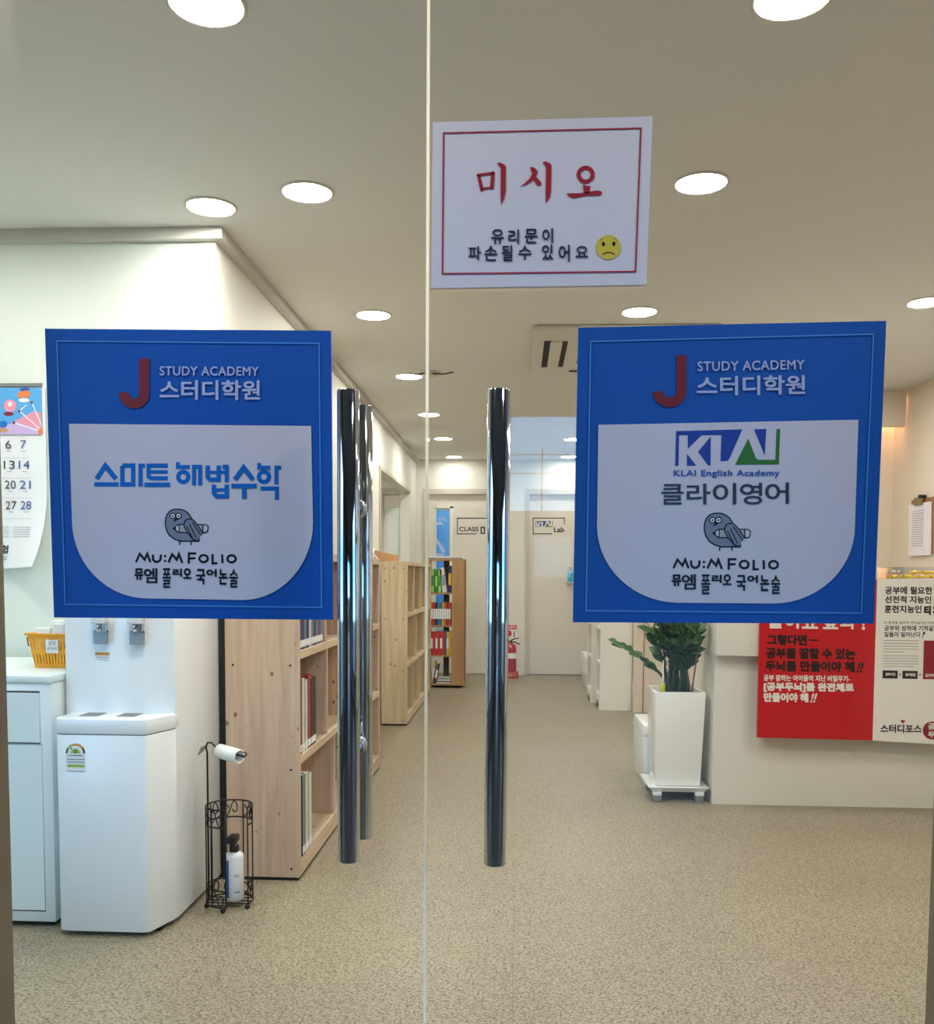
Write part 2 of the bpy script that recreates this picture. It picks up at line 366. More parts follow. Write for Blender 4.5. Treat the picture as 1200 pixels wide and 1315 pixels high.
# ---- printing: lettering and emblems laid on a plane, drawn in photograph coordinates
class Print:
    def __init__(s, fn, nrm): s.fn = fn; s.n = Vector(nrm); s.mb = MB(); s.k = 0; s.step = 0.0
    def pt(s, x, y, lift): return s.fn(x, y) + s.n * lift
    def poly(s, pts, lift=.0006):
        tri = tessellate_polygon([[Vector((x, y, 0)) for x, y in pts]])
        s.mb.add([s.pt(x, y, lift) for x, y in pts], tri); return s
    def stroke(s, pts, w, lift=.0006, closed=False, round_=True):
        """a ribbon of width w along a path, mitred at its corners"""
        s.k += 1; lift += s.step * (s.k % 20)
        pts = [p for i, p in enumerate(pts) if i == 0 or math.hypot(p[0] - pts[i - 1][0], p[1] - pts[i - 1][1]) > 1e-6]; n = len(pts); L = []; Rr = []
        def unit(p, q): d = math.hypot(q[0] - p[0], q[1] - p[1]) or 1e-9; return (q[0] - p[0]) / d, (q[1] - p[1]) / d
        for i, (x, y) in enumerate(pts):
            a = unit(pts[i - 1], pts[i]) if (closed or i) else unit(pts[0], pts[1]); b = unit(pts[i], pts[(i + 1) % n]) if (closed or i < n - 1) else a
            mx, my = -(a[1] + b[1]), a[0] + b[0]; k = math.hypot(mx, my)
            if k < .2: mx, my, k = -a[1], a[0], 1.0
            mx, my = mx / k, my / k; h = w / 2 / max(.35, mx * -a[1] + my * a[0])
            L.append((x + mx * h, y + my * h)); Rr.append((x - mx * h, y - my * h))
        s.mb.add([s.pt(*q, lift) for q in L] + [s.pt(*q, lift) for q in Rr], [(i, (i + 1) % n, n + (i + 1) % n, n + i) for i in range(n if closed else n - 1)])
        if round_ and not closed:
            for x, y in (pts[0], pts[-1]): s.disc(x, y, w / 2, lift=lift - .00015, n=14)
        return s
    def disc(s, x, y, r, ry=None, lift=.0006, n=28):
        ry = ry or r
        s.mb.add([s.pt(x + r * math.cos(2 * math.pi * i / n), y + ry * math.sin(2 * math.pi * i / n), lift) for i in range(n)], [tuple(range(n))]); return s
    def ring(s, x, y, r, w, ry=None, lift=.0006, n=28, a0=0, a1=2 * math.pi):
        ry = ry or r; vs = []
        for i in range(n + 1):
            a = a0 + (a1 - a0) * i / n; c, k = math.cos(a), math.sin(a)
            vs += [s.pt(x + (r - w / 2) * c, y + (ry - w / 2) * k, lift), s.pt(x + (r + w / 2) * c, y + (ry + w / 2) * k, lift)]
        s.mb.add(vs, [(2 * i, 2 * i + 1, 2 * i + 3, 2 * i + 2) for i in range(n)]); return s
    def text(s, body, x0, y0, x1, y1, r=0.0, slope=0.0, lift=.0006, shear=0.0, space=1.0):
        """lettering fitted to a rectangle; r thickens its strokes by so many pixels on every side"""
        vs, fs = glyphs(body, 0.0, space)
        ax, bx = min(v[0] for v in vs), max(v[0] for v in vs); ay, by = min(v[1] for v in vs), max(v[1] for v in vs)
        x0, y0, x1, y1 = x0 + r, y0 + r, x1 - r, y1 - r
        for k in range(9 if r > .25 else 5 if r else 1):
            n = 8 if r > .25 else 4; dx, dy = (0, 0) if k == 0 else (r * math.cos(2 * math.pi * (k + .5) / n), r * math.sin(2 * math.pi * (k + .5) / n)); out = []
            for vx, vy in vs:
                u = (vx - ax) / (bx - ax or 1); t = (by - vy) / (by - ay or 1)
                x = x0 + u * (x1 - x0) + shear * (1 - t) * (y1 - y0); out.append(s.pt(x + dx, y0 + t * (y1 - y0) + slope * (x - x0) + dy, lift + .00008 * k))
            s.mb.add(out, fs)
        return s
    def use(s, m): s.mb.use(m); return s
    def build(s, name, parent): return s.mb.build(name, parent)
_gl = {}
def glyphs(body, bold, space):
    k = (body, bold, space)
    if k not in _gl:
        cu = bpy.data.curves.new('lettering', 'FONT'); cu.body = body; cu.offset = bold; cu.resolution_u = 4; cu.space_character = space
        ob = bpy.data.objects.new('lettering', cu); COL.objects.link(ob)
        ev = ob.evaluated_get(bpy.context.evaluated_depsgraph_get()); me = ev.to_mesh()
        _gl[k] = ([(v.co.x, v.co.y) for v in me.vertices], [tuple(p.vertices) for p in me.polygons])
        ev.to_mesh_clear(); bpy.data.objects.remove(ob); bpy.data.curves.remove(cu)
    return _gl[k]
def onY(Y): return lambda x, y: P(x, y, Y=Y)
TOCAM = (0, -1, 0)

# ================================================================== SETTING
GY = 1.60           # glass doors
H = 2.45            # ceiling
WL = -1.155         # corridor's left wall
FAR = 10.70
struct('floor', MB().use('floor').box(-2.9, 2.9, 1.55, 11.2, -.06, 0))
struct('ceiling', MB().use('ceil').box(-2.9, 2.9, 1.55, 11.2, H, H + .08))
wb = MB().use('wall')
wb.box(WL - .1, WL, 3.58, 7.85, 0, H).box(WL - .1, WL, 7.85, 10.012, 2.025, H).box(WL - .1, WL, 10.012, FAR, 0, H)
struct('wall_left', wb)
struct('wall_left_return', MB().use('wallpale').box(-2.8, WL - .1, 3.58, 3.68, 0, H))
struct('wall_left_lobby', MB().use('wallpale').box(-2.8, -2.7, 1.62, 3.58, 0, H))
wb = MB().use('wall').box(-2.7, -2.6, 7.6, 10.02, 0, H).box(-2.6, WL - .1, 7.6, 7.7, 0, H).box(-2.7, -1.47, 10.02, 10.1, 0, H).box(-1.47, WL - .1, 10.02, 10.1, 2.06, H)
struct('wall_alcove', wb)
D1L, D1R, D2L, D2R, DT = -1.079, -.20, .099, .975, 2.12
wb = MB().use('wall').box(WL - .1, D1L, FAR, FAR + .1, 0, H).box(D1L, D1R, FAR, FAR + .1, DT, H).box(D1R, D2L, FAR, FAR + .1, 0, H).box(D2L, D2R, FAR, FAR + .1, DT, H).box(D2R, 1.1, FAR, FAR + .1, 0, H)
struct('wall_back', wb)
struct('baseboard_back', MB().use('whitelam').box(D1R + .02, D2L - .03, FAR - .012, FAR, 0, .075))
struct('wall_right_deep', MB().use('wallwarm').box(.99, 1.07, 7.87, FAR, 0, H))
struct('wall_right_step', MB().use('wallwarm').box(1.07, 2.0, 7.87, 7.95, 0, H).box(1.92, 2.0, 7.05, 7.87, 0, H))
struct('wall_right_niche', MB().use('wallwarm').box(1.92, 2.80, 6.97, 7.05, 0, H))
struct('wall_right', MB().use('wallwarm').box(2.71, 2.80, 1.62, 6.97, 0, H))
struct('trim_1', MB().use('wallwarm').box(1.92, 2.695, 6.74, 6.80, 2.20, H))
struct('trim_2', MB().use('cornice').box(WL, WL + .035, 3.545, FAR, H - .045, H).box(-2.7, WL, 3.545, 3.58, H - .045, H))
struct('trim_3', MB().use('clipwood').box(1.066, 1.072, 7.862, 7.87, 0, 2.1))
# entrance wall round the glass doors
struct('wall_entrance', MB().use('hallwall').box(-2.8, -2.55, 1.50, 1.62, 0, 2.6).box(-1.35, -.98, 1.50, 1.62, 0, 2.6).box(-2.55, -1.35, 1.50, 1.62, 0, .35).box(-2.55, -1.35, 1.50, 1.62, 2.02, 2.6).box(.80, 2.8, 1.50, 1.62, 0, 2.6).box(-.98, .80, 1.50, 1.62, 2.30, 2.6))
struct('trim_4', MB().use('jamb').box(-1.0, -.922, 1.48, 1.64, 0, 2.30), bevel=.003)
struct('trim_5', MB().use('jamb').box(.725, .805, 1.48, 1.64, 0, 2.30), bevel=.003)

# the hall behind the camera, with its open doorway; side windows added for sky light
HB = -3.1
struct('floor_hall', MB().use('hallfloor').box(-1.9, 2.4, HB - .15, 1.55, -.06, 0))
struct('ceiling_hall', MB().use('hallceil').box(-1.9, 2.4, HB - .15, 1.5, 2.6, 2.68))
struct('wall_hall_left', MB().use('hallwall').box(-1.8, -1.7, HB, .3, 0, 2.6).box(-1.8, -1.7, 1.3, 1.5, 0, 2.6).box(-1.8, -1.7, .3, 1.3, 0, .35).box(-1.8, -1.7, .3, 1.3, 2.35, 2.6))
wf = struct('added_window_3', MB().use('jamb').box(-1.78, -1.72, .3, .35, .35, 2.35).box(-1.78, -1.72, 1.25, 1.3, .35, 2.35).box(-1.78, -1.72, .35, 1.25, .35, .40).box(-1.78, -1.72, .35, 1.25, 2.30, 2.35))  # unseen window, added to brighten both posters with sky light
MB().use('pane2').box(-1.753, -1.747, .35, 1.25, .40, 2.30).build('window_pane', wf)
struct('wall_hall_back', MB().use('hallwall').box(-1.8, -.05, HB - .15, HB, 0, 2.6).box(-.05, 1.55, HB - .15, HB, 2.22, 2.6).box(1.55, 2.3, HB - .15, HB, 0, 2.6))
struct('wall_hall_right', MB().use('hallwall').box(2.2, 2.3, HB, -.1, 0, 2.6).box(2.2, 2.3, 1.2, 1.5, 0, 2.6).box(2.2, 2.3, -.1, 1.2, 0, .35).box(2.2, 2.3, -.1, 1.2, 2.35, 2.6))
wf = struct('added_window_2', MB().use('jamb').box(-2.55, -2.50, 1.53, 1.59, .35, 2.02).box(-1.40, -1.35, 1.53, 1.59, .35, 2.02).box(-2.50, -1.40, 1.53, 1.59, .35, .40).box(-2.50, -1.40, 1.53, 1.59, 1.97, 2.02))  # unseen window, added to throw sky light on dispenser and cabinet
MB().use('pane2').box(-2.50, -1.40, 1.557, 1.563, .40, 1.97).build('window_pane', wf)
wf = struct('added_window_1', MB().use('jamb').box(2.22, 2.28, -.1, -.04, .35, 2.35).box(2.22, 2.28, 1.14, 1.2, .35, 2.35).box(2.22, 2.28, -.04, 1.14, .35, .41).box(2.22, 2.28, -.04, 1.14, 2.29, 2.35).box(2.22, 2.28, .52, .57, .41, 2.29))  # unseen window, added so skylight reaches the signs from the side
MB().use('pane2').box(2.245, 2.251, -.04, 1.14, .41, 2.29).build('window_pane', wf)
struct('ground', MB().use('ground').box(-40, -1.9, HB - .15, 1.5, -.16, -.1).box(-40, 40, -60, HB - .15, -.16, -.1).box(2.4, 40, HB - .15, 20, -.16, -.1))
b_ = MB().use('block').box(-6, 12, -16.4, -16, -.1, 2.45)
o = b_.build('boundary_wall'); tag(o, 'low dark boundary wall across the street outside the hall doorway', 'wall')
MB().use('blockpale').box(.35, 1.1, -16, -15.98, 1.1, 1.9).build('pale_panel', o)
t = thing('utility_pole', (.85, -30, -.1), 'thin utility pole with two crossarms and wires seen mirrored in the glass', 'pole')
MB().use('post').cyl((.85, -30, -.1), (.85, -30, 5.6), .026).build('pole', t)
for z, l in ((5.35, 1.0), (4.7, 1.6)):
    MB().use('post').box(.85 - l, .85 + l, -30.03, -29.97, z, z + .022).build('crossarm', t)
    MB().use('post').tube([(-12 + i * 2, -30, z + .1 - .02 * (6 - abs(i - 6))) for i in range(14)], .005, 5).build('wire', t)

# ---------------------------------------------------------------- glass entrance doors
SEAM = -.1545
def glass_door(name, x0, x1, seam_x, hx, label):
    r = thing(name, ((x0 + x1) / 2, GY, 0), label, 'door'); r['kind'] = 'structure'; del r['category']
    MB().use('pane').box(x0, x1, GY - .005, GY + .005, .012, 2.285).build('glass_pane', r)
    if seam_x == x1:
        MB().use('edge').box(seam_x + .0002, seam_x + .0048, GY - .0065, GY + .0065, .012, 2.285).build('door_seal', r)
    z0, z1 = .668, 1.448
    for s, nm in ((-1, 'pull_handle'), (1, 'pull_handle')):
        y = GY + s * .07
        h = MB().use('chrome').lathe([(.0165, 0), (.0182, .002), (.0182, z1 - z0 - .002), (.0165, z1 - z0)], (hx, y, z0), 32).build(nm, r)
        for z in (1.262, .850):
            MB().use('clearmetal').lathe([(.011, 0), (.011, .035), (.017, .0355), (.017, .046), (.012, .05)] if s > 0 else [(.011, 0), (.011, .035), (.017, .0355), (.017, .046), (.012, .05)],
                (hx, y - s * .014, z), 20, (0, -s, 0)).build('standoff', h)
    for z in (2.245, .02):
        MB().use('clearmetal').box((x0 if seam_x == x1 else x1 - .12), (x0 + .12 if seam_x == x1 else x1), GY - .016, GY + .016, z, z + .035).build('patch_fitting', r)
    return r
glass_door('door_1', -1.03, SEAM - .0025, SEAM - .0025, -.277, 'frameless glass door leaf with blue maths poster and steel pull handle')
glass_door('door_2', SEAM + .0025, .79, SEAM + .0025, -.032, 'frameless glass door leaf with push notice, english poster and steel pull handle')

# ---------------------------------------------------------------- far doors
def far_door(name, x0, x1, label, win=None):
    r = thing(name, ((x0 + x1) / 2, FAR, 0), label, 'door'); r['kind'] = 'structure'; del r['category']
    y0, y1 = FAR + .035, FAR + .075
    m = MB().use('door')
    a, b, t_ = x0 + .035, x1 - .035, DT - .06
    if win:
        u0, u1, v0, v1 = win
        m.box(a, u0, y0, y1, .008, t_).box(u1, b, y0, y1, .008, t_).box(u0, u1, y0, y1, .008, v0).box(u0, u1, y0, y1, v1, t_)
    else: m.box(a, b, y0, y1, .008, t_)
    m.build('door_leaf', r)
    MB().use('doorframe').box(x0, a, FAR - .012, FAR + .09, 0, DT).box(b, x1, FAR - .012, FAR + .09, 0, DT).box(a, b, FAR - .012, FAR + .09, t_, DT).build('door_frame', r)
    if win:
        f = MB().use('whitelam').box(u0 - .0, u0 + .012, y0 - .008, y1, v0, v1).box(u1 - .035, u1, y0 - .008, y1, v0, v1).box(u0, u1, y0 - .008, y1, v1 - .02, v1).box(u0, u1, y0 - .008, y1, v0, v0 + .02).build('window_frame', r)
        MB().use('pane2').box(u0 + .012, u1 - .035, y0 + .018, y0 + .022, v0 + .02, v1 - .02).build('window_pane', f)
    hx = b - .07
    MB().use('clearmetal').cyl((hx, y0, 1.0), (hx, y0 - .05, 1.0), .012).sphere((hx, y0 - .05, 1.0), .026, 16, 10).build('door_handle', r)
    return r
d3 = far_door('door_3', D1L, D1R, 'beige classroom door with narrow window and CLASS lettering', (-.942, -.735, .45, 1.925))
d4 = far_door('door_4', D2L, D2R, 'beige lab door with small logo and Lab lettering')
DY = FAR + .0345
pr = Print(onY(DY), TOCAM).use('ink')
pr.stroke([(632, 665.5), (587.7, 665.5), (587.7, 685.6), (612, 685.6)], 1.1, round_=False)
pr.text('CLASS', 590, 676.5, 614.5, 682.5, .2).stroke([(618.2, 677.3), (622.5, 677.3), (622.5, 685.0), (618.2, 685.0)], 1.6, closed=True)
pr.build('lettering', d3)
pr = Print(onY(DY), TOCAM).use('ink')
pr.stroke([(725, 673), (725, 665.3), (685, 665.3), (685, 685.5), (709.5, 685.5)], 1.1, round_=False)
pr.text('Lab', 711.5, 677, 725, 683.5, .3); pr.build('lettering', d4)

def klai_logo(q, fx, fy):
    """the academy's block logo: white letters cut out of blue, a green peak"""
    T = lambda pts: [(fx(x), fy(y)) for x, y in pts]
    q.use('navy')
    q.poly(T([(180, 118), (718, 103), (612, 345), (595, 360), (540, 362), (548, 150), (388, 151), (275, 262), (275, 151), (205, 152), (200, 400), (172, 400)]))
    q.poly(T([(462, 160), (358, 285), (440, 398), (460, 398)])); q.poly(T([(268, 300), (345, 398), (268, 400)])); q.poly(T([(812, 103), (912, 100), (900, 318)]))
    q.use('green')
    q.poly(T([(765, 178), (830, 340), (845, 350), (985, 350), (995, 100), (1025, 98), (1015, 388), (658, 392)]))
    return q
klai_logo(Print(onY(DY), TOCAM), lambda x: 688 + (x - 172) * 22 / 850, lambda y: 669 + (y - 100) * 8 / 300).build('logo', d4)

struct('lab_light_block', MB().use('wall').box(D2L - .1, 1.2, FAR + .1, FAR + .2, 0, H))  # added backing that stops sky light leaking under the lab door
# the classroom seen through the narrow door window: a blue banner hung before its back wall
struct('wall_classroom', MB().use('wallpale').box(-1.5, .0, 12.9, 13.0, 0, H).box(-1.6, -1.5, FAR + .1, 13.0, 0, H).box(.0, .1, FAR + .1, 13.0, 0, H).box(-1.6, .1, 11.2, 13.0, H, H + .05).box(-1.6, .1, 11.2, 13.0, -.05, 0))
BY = 11.9
t = thing('banner', P(564, 700, Y=BY), 'bright blue banner with white strokes behind the narrow classroom door window', 'banner')
MB().use('hangblue').box(-1.16, -.865, BY, BY + .01, .60, 1.955).build('banner_sheet', t)
pr = Print(onY(BY - .001), TOCAM).use('pale')
pr.stroke([(552, 709), (561, 694), (570, 708)], 4.2).stroke([(552, 712.5), (570.5, 712.5)], 4, round_=False).poly([(559, 671), (566, 670), (571, 674), (559, 674)])
pr.text('RM. EN', 548, 664, 573, 669.5, .2); pr.build('lettering', t)

# alcove door behind the opening in the corridor wall
r = thing('door_5', (-1.3, 10.02, 0), 'white alcove door with a glazed panel', 'door'); r['kind'] = 'structure'; del r['category']
MB().use('doorframe').box(-1.47, -1.44, 10.0, 10.06, 0, 2.06).box(-1.44, WL - .1, 10.0, 10.06, 2.0, 2.06).build('door_frame', r)
MB().use('door').box(-1.44, WL - .1, 10.03, 10.07, .0, .3).box(-1.44, -1.40, 10.03, 10.07, .3, 2.0).box(-1.40, WL - .1, 10.03, 10.07, 1.87, 2.0).build('door_leaf', r)
MB().use('wallpale').box(-1.40, WL - .1, 10.045, 10.052, .3, 1.87).build('frosted_panel', r)
struct('trim_6', MB().use('doorframe').box(WL - .002, WL + .012, 7.80, 10.06, 2.02, 2.05).box(WL - .002, WL + .010, 7.80, 7.85, 0, 2.02))
t = MB().use('paper').box(WL, WL + .004, 8.92, 9.06, 2.09, 2.18).build('wall_plate'); tag(t, 'small pale square plate on the wall above the alcove opening', 'plate')

# ================================================================== CEILING FITTINGS
def downlight(x, y, label, group='round ceiling lights', glow='lampglow'):
    t = thing('ceiling_light', (x, y, H), label, 'ceiling light', group)
    MB().use('acwhite').lathe([(.081, -.003), (.084, -.007), (.092, -.004), (.093, .0)], (x, y, H), 36, caps=False).build('trim_ring', t)
    MB().use(glow).lathe([(.0, -.0062), (.070, -.0062), (.083, -.004)], (x, y, H), 36, caps=False).build('diffuser', t)
    return t
L0 = downlight(-.727, 3.245, 'round ceiling light above the end of the nearest bookcase, second along the bookcase side')
for x, y, lab in ((-.722, 2.19, 'round ceiling light nearest the glass door on the bookcase side'),
    (-.733, 4.759, 'round ceiling light on the bookcase side, third from the glass door'), (-.722, 6.219, 'round ceiling light next to the smoke detector'),
    (-.728, 7.688, 'round ceiling light over the far bookcase, where the door seam crosses it'), (-.717, 9.041, 'round ceiling light over the revolving bookstand, second from the classroom door'),
    (.606, 2.22, 'round ceiling light nearest the glass door on the counter side'), (.597, 3.22, 'round ceiling light beside the white push notice'),
    (.592, 4.742, 'round ceiling light just above the blue english poster, before the air conditioner'),
    (.565, 7.65, 'round ceiling light on the counter side behind the blue poster'), (.52, 9.10, 'round ceiling light touching the edge of the blue english poster, higher one'),
    (-1.10, 3.36, 'dim round ceiling light beside the corner of the pale wall above the dispenser'), (1.925, 4.62, 'round ceiling light above the counter end by the warm wall'),
    (-2.0, 2.9, 'round ceiling light that washes the wall above the calendar'), (1.95, 2.9, 'added round fill light over the lobby before the counter, beyond the doors'), (1.95, 6.0, 'added round fill light above the inside of the reception counter'), (1.45, 5.3, 'added round fill light above the reception counter, behind the english poster'), (1.75, 2.15, 'added round fill light over the lobby close to the entrance wall, counter side'), (-.99, 2.02, 'round ceiling light at the upper frame edge before the pale wall'), (-1.95, 8.9, 'added round fill light inside the alcove off the corridor'), (-.6, 11.35, 'added round fill light inside the classroom behind the narrow door window')):  # unseen counter-side, alcove and classroom lights are added to raise brightness
    dup(L0, (x, y, H), label=lab)
downlight(-.712, 10.44, 'round ceiling light right before the classroom door', glow='lampfar')
downlight(.552, 10.42, 'round ceiling light touching the edge of the blue english poster, before the lab door', glow='lampfar')
for x, lab in ((-.7, 'added round fill light in the entrance hall above the maths poster'), (.95, 'added round fill light in the entrance hall above the english poster')):  # both unseen, added to light the posters from the hall side
    dup(L0, (x, .95, 2.6), label=lab)
t = thing('smoke_detector', (-.57, 6.10, H), 'small white smoke detector with dark wires on the ceiling', 'smoke detector')
MB().use('acwhite').lathe([(.0, -.03), (.035, -.03), (.055, -.018), (.07, 0)], (-.57, 6.10, H), 24, caps=False).build('detector_body', t)
MB().use('dark').tube([(-.60, 6.06, H - .014), (-.66, 6.04, H - .03), (-.70, 6.08, H - .012)], .004, 6).tube([(-.55, 6.05, H - .02), (-.48, 6.02, H - .03), (-.42, 6.08, H - .006)], .004, 6).build('wire', t)
# ceiling cassette
ax0, ax1, ay0, ay1 = .072, 1.05, 4.97, 6.03
t = thing('air_conditioner', ((ax0 + ax1) / 2, (ay0 + ay1) / 2, H), 'square beige ceiling cassette air conditioner half hidden by the blue english poster', 'air conditioner')
MB().use('acwhite').box(ax0, ax1, ay0, ay1, H - .030, H - .001).build('face_panel', t, bevel=.006)
MB().use('grille').box(ax0 + .27, ax1 - .27, ay0 + .30, ay1 - .30, H - .034, H - .029).build('intake_grille', t)
for bx in ((ax0 + .065, ax0 + .105, ay0 + .22, ay1 - .20), (ax1 - .105, ax1 - .065, ay0 + .22, ay1 - .20), (ax0 + .24, ax1 - .24, ay0 + .06, ay0 + .10), (ax0 + .24, ax1 - .24, ay1 - .10, ay1 - .06)):
    MB().use('dark').box(*bx, H - .0325, H - .029).build('air_slot', t)
MB().use('acwhite').box(ax0 + .10, ax0 + .165, ay0 + .23, ay1 - .21, H - .037, H - .030).build('louvre', t)
MB().use('dark').box(ax0 + .165, ax0 + .195, ay0 + .23, ay1 - .21, H - .0325, H - .029).build('air_slot', t)
# warm spot in the niche
t = thing('niche_light', (2.655, 6.885, H), 'warm spotlight hidden above the niche behind the beam', 'light')
MB().use('acwhite').lathe([(.05, -.02), (.055, 0)], (2.655, 6.885, H), 20, caps=False).build('trim_ring', t)
MB().use('warmglow').lathe([(0, -.012), (.045, -.012)], (2.655, 6.885, H), 20, caps=False).build('bulb', t)

# ================================================================== SIGNS ON THE GLASS
def quad_sign(name, c, Y, th, m, label, cat='sign', group=None):
    """c: the four corners TL TR BR BL in the photograph"""
    q = [P(*p, Y=Y) for p in c]
    mid = sum(q, Vector()) / 4
    t = thing(name, mid, label, cat, group)
    a = [v + Vector((0, th, 0)) for v in q]
    MB().use(m).add(q + a, [(0, 1, 2, 3)[::-1], (4, 5, 6, 7), (0, 1, 5, 4), (1, 2, 6, 5), (2, 3, 7, 6), (3, 0, 4, 7)]).build('board', t)
    return t
SY = GY - .0105
def arc(cx, cy, rx, ry, a0, a1, n=14): return [(cx + rx * math.cos(math.radians(a0 + (a1 - a0) * i / n)), cy + ry * math.sin(math.radians(a0 + (a1 - a0) * i / n))) for i in range(n + 1)]
def mumfolio(par, X, Y_, slope):
    """X, Y_: crop coordinates to photograph"""
    T = lambda pts: [(X(x), Y_(y) + slope * (X(x) - X(100))) for x, y in pts]
    W = abs(X(22) - X(0))
    q = Print(onY(SY), TOCAM).use('ink')
    for s in ([(115, 158), (148, 84), (195, 140), (220, 84), (248, 158)], [(274, 100), (277, 140), (295, 158), (312, 162), (332, 156), (347, 140), (352, 100)],
              [(428, 160), (460, 88), (505, 140), (525, 86), (555, 165)], [(620, 172), (622, 80), (683, 81)], [(622, 130), (675, 126)], [(850, 95), (850, 175), (888, 175)], [(942, 98), (945, 165)]):
        q.stroke(T(s), W)
    for x, y in ((392, 107), (392, 153)): q.disc(*T([(x, y)])[0], W * .55)
    for x, y in ((763, 130), (1033, 132)): q.ring(*T([(x, y)])[0], X(40) - X(0), W, ry=(X(34) - X(0)))
    q.build('lettering', par)
    q = Print(onY(SY), TOCAM).use('ink')
    for ch, (a, b, c, d) in zip('뮤엠폴리오국어논술', ((95, 222, 185, 336), (187, 220, 318, 366), (365, 222, 450, 412), (463, 225, 556, 305), (565, 222, 646, 326), (690, 228, 781, 382), (790, 230, 890, 307), (907, 230, 993, 382), (1010, 232, 1096, 410))):
        p0, p1 = T([(a, b)])[0], T([(c, d)])[0]
        q.text(ch, p0[0], p0[1], p1[0], p1[1] - slope * (p1[0] - p0[0]), .4 if ch in '폴술' else .8 if ch == '뮤' else .5 if ch == '엠' else .66, slope)
    q.build('lettering', par)
def bird(par, X, Y_, slope):
    T = lambda pts: [(X(x), Y_(y) + slope * (X(x) - X(200))) for x, y in pts]
    k = X(1) - X(0)
    q = Print(onY(SY), TOCAM)
    body = [(350, 128), (305, 132), (262, 152), (228, 192), (210, 250), (208, 310), (225, 385), (262, 442), (320, 484), (390, 508), (605, 508), (608, 488), (592, 440), (560, 330), (520, 240), (485, 180), (440, 146), (395, 130)]
    q.use('birdgrey').poly(T(body)); q.use('ink').stroke(T(body), 15 * k, closed=True, lift=.0007)
    q.use('bone').poly(T([(372, 312), (650, 312), (650, 402), (372, 402)]), .0008)
    q.use('signwhite').poly(T([(318, 352), (372, 312), (372, 402)]), .0008).poly(T([(652, 312), (700, 316), (715, 335), (712, 380), (695, 402), (652, 406)]), .0008)
    q.use('ink').poly(T([(290, 355), (335, 325), (335, 385)]), .0009)
    q.stroke(T([(335, 328), (372, 310), (620, 310), (690, 312), (716, 332), (713, 380), (695, 404), (600, 410), (372, 404), (335, 384)]), 13 * k, .0009).stroke(T([(372, 312), (372, 402)]), 12 * k, .0009).stroke(T([(655, 312), (655, 404)]), 14 * k, .0009)
    wing = [(432, 300), (448, 262), (480, 244), (525, 246), (560, 275), (600, 330), (650, 405), (632, 440), (600, 462), (604, 505), (540, 490), (470, 400), (436, 345)]
    q.use('birdgrey').poly(T(wing), .0010); q.use('ink').stroke(T(wing[:7]), 14 * k, .0011).stroke(T(wing[9:] + wing[:1]), 14 * k, .0011)
    for a, b in (((462, 330), (540, 488)), ((495, 302), (575, 470)), ((528, 282), (630, 432))): q.stroke(T([a, b]), 13 * k, .0011)
    q.stroke(T([(378, 508), (378, 548)]), 15 * k, .0007).stroke(T([(513, 508), (513, 548)]), 15 * k, .0007)
    for x in (297, 365): q.use('ink').disc(*T([(x, 207)])[0], 38 * k, lift=.0008); q.use('paper').disc(*T([(x, 207)])[0], 25 * k, lift=.0010); q.use('ink').disc(*T([(x, 207)])[0], 11 * k, lift=.0012)
    q.use('ink').poly(T([(330, 232), (372, 240), (345, 262), (298, 275)]), .0010)
    q.build('bird_emblem', par)
def letter_j(par, xs, y0, y1, xl, yt, w_, slope):
    q = Print(onY(SY), TOCAM).use('red')
    xc = xs - w_ / 2; r = (xc - (xl + w_ / 2)) / 2; cx = xc - r; cyy = y1 - w_ / 2 - r * .92
    pts = [(xc, y0), (xc, cyy)] + [(cx + r * math.cos(math.radians(a)), cyy + r * .92 * math.sin(math.radians(a))) for a in range(10, 181, 17)] + [(xl + w_ / 2, yt)]
    q.stroke([(x, y + slope * (x - xl)) for x, y in pts], w_, round_=False); q.build('initial_letter', par)

# --- poster on the first leaf
s1 = quad_sign('poster', [(57.6, 422), (425.4, 424.6), (427.9, 796), (69.3, 793)], GY - .0095, .0045, 'blue', 'blue square maths poster with light blue title on the glass door', 'poster')
q = Print(onY(SY), TOCAM).use('line'); q.stroke([(73.3, 438), (410, 441), (413.3, 780), (84, 776)], 1.6, closed=True, round_=False); q.build('border_line', s1)
q = Print(onY(SY), TOCAM).use('signwhite')
q.poly([(88.7, 544.2), (399.7, 547)] + arc(311.7, 671, 90.5, 99.5, 0, 90) + arc(190, 667.5, 97.5, 101, 90, 180), .0003); q.build('white_panel', s1)
letter_j(s1, 191.9, 460.5, 524.7, 153.3, 504, 12.8, 0)
q = Print(onY(SY), TOCAM).use('pale'); q.text('STUDY ACADEMY', 205.3, 470.4, 332.6, 482.4, .3, .004, space=1.08); q.build('lettering', s1)
q = Print(onY(SY), TOCAM).use('pale'); q.text('스터디학원', 205.3, 488, 334.4, 513.8, .75, .003); q.build('lettering', s1)
X_, Yy = (lambda x: 110 + x * .21667), (lambda y: 580 + y * .21667)
q = Print(onY(SY), TOCAM).use('sky'); q.step = .00005
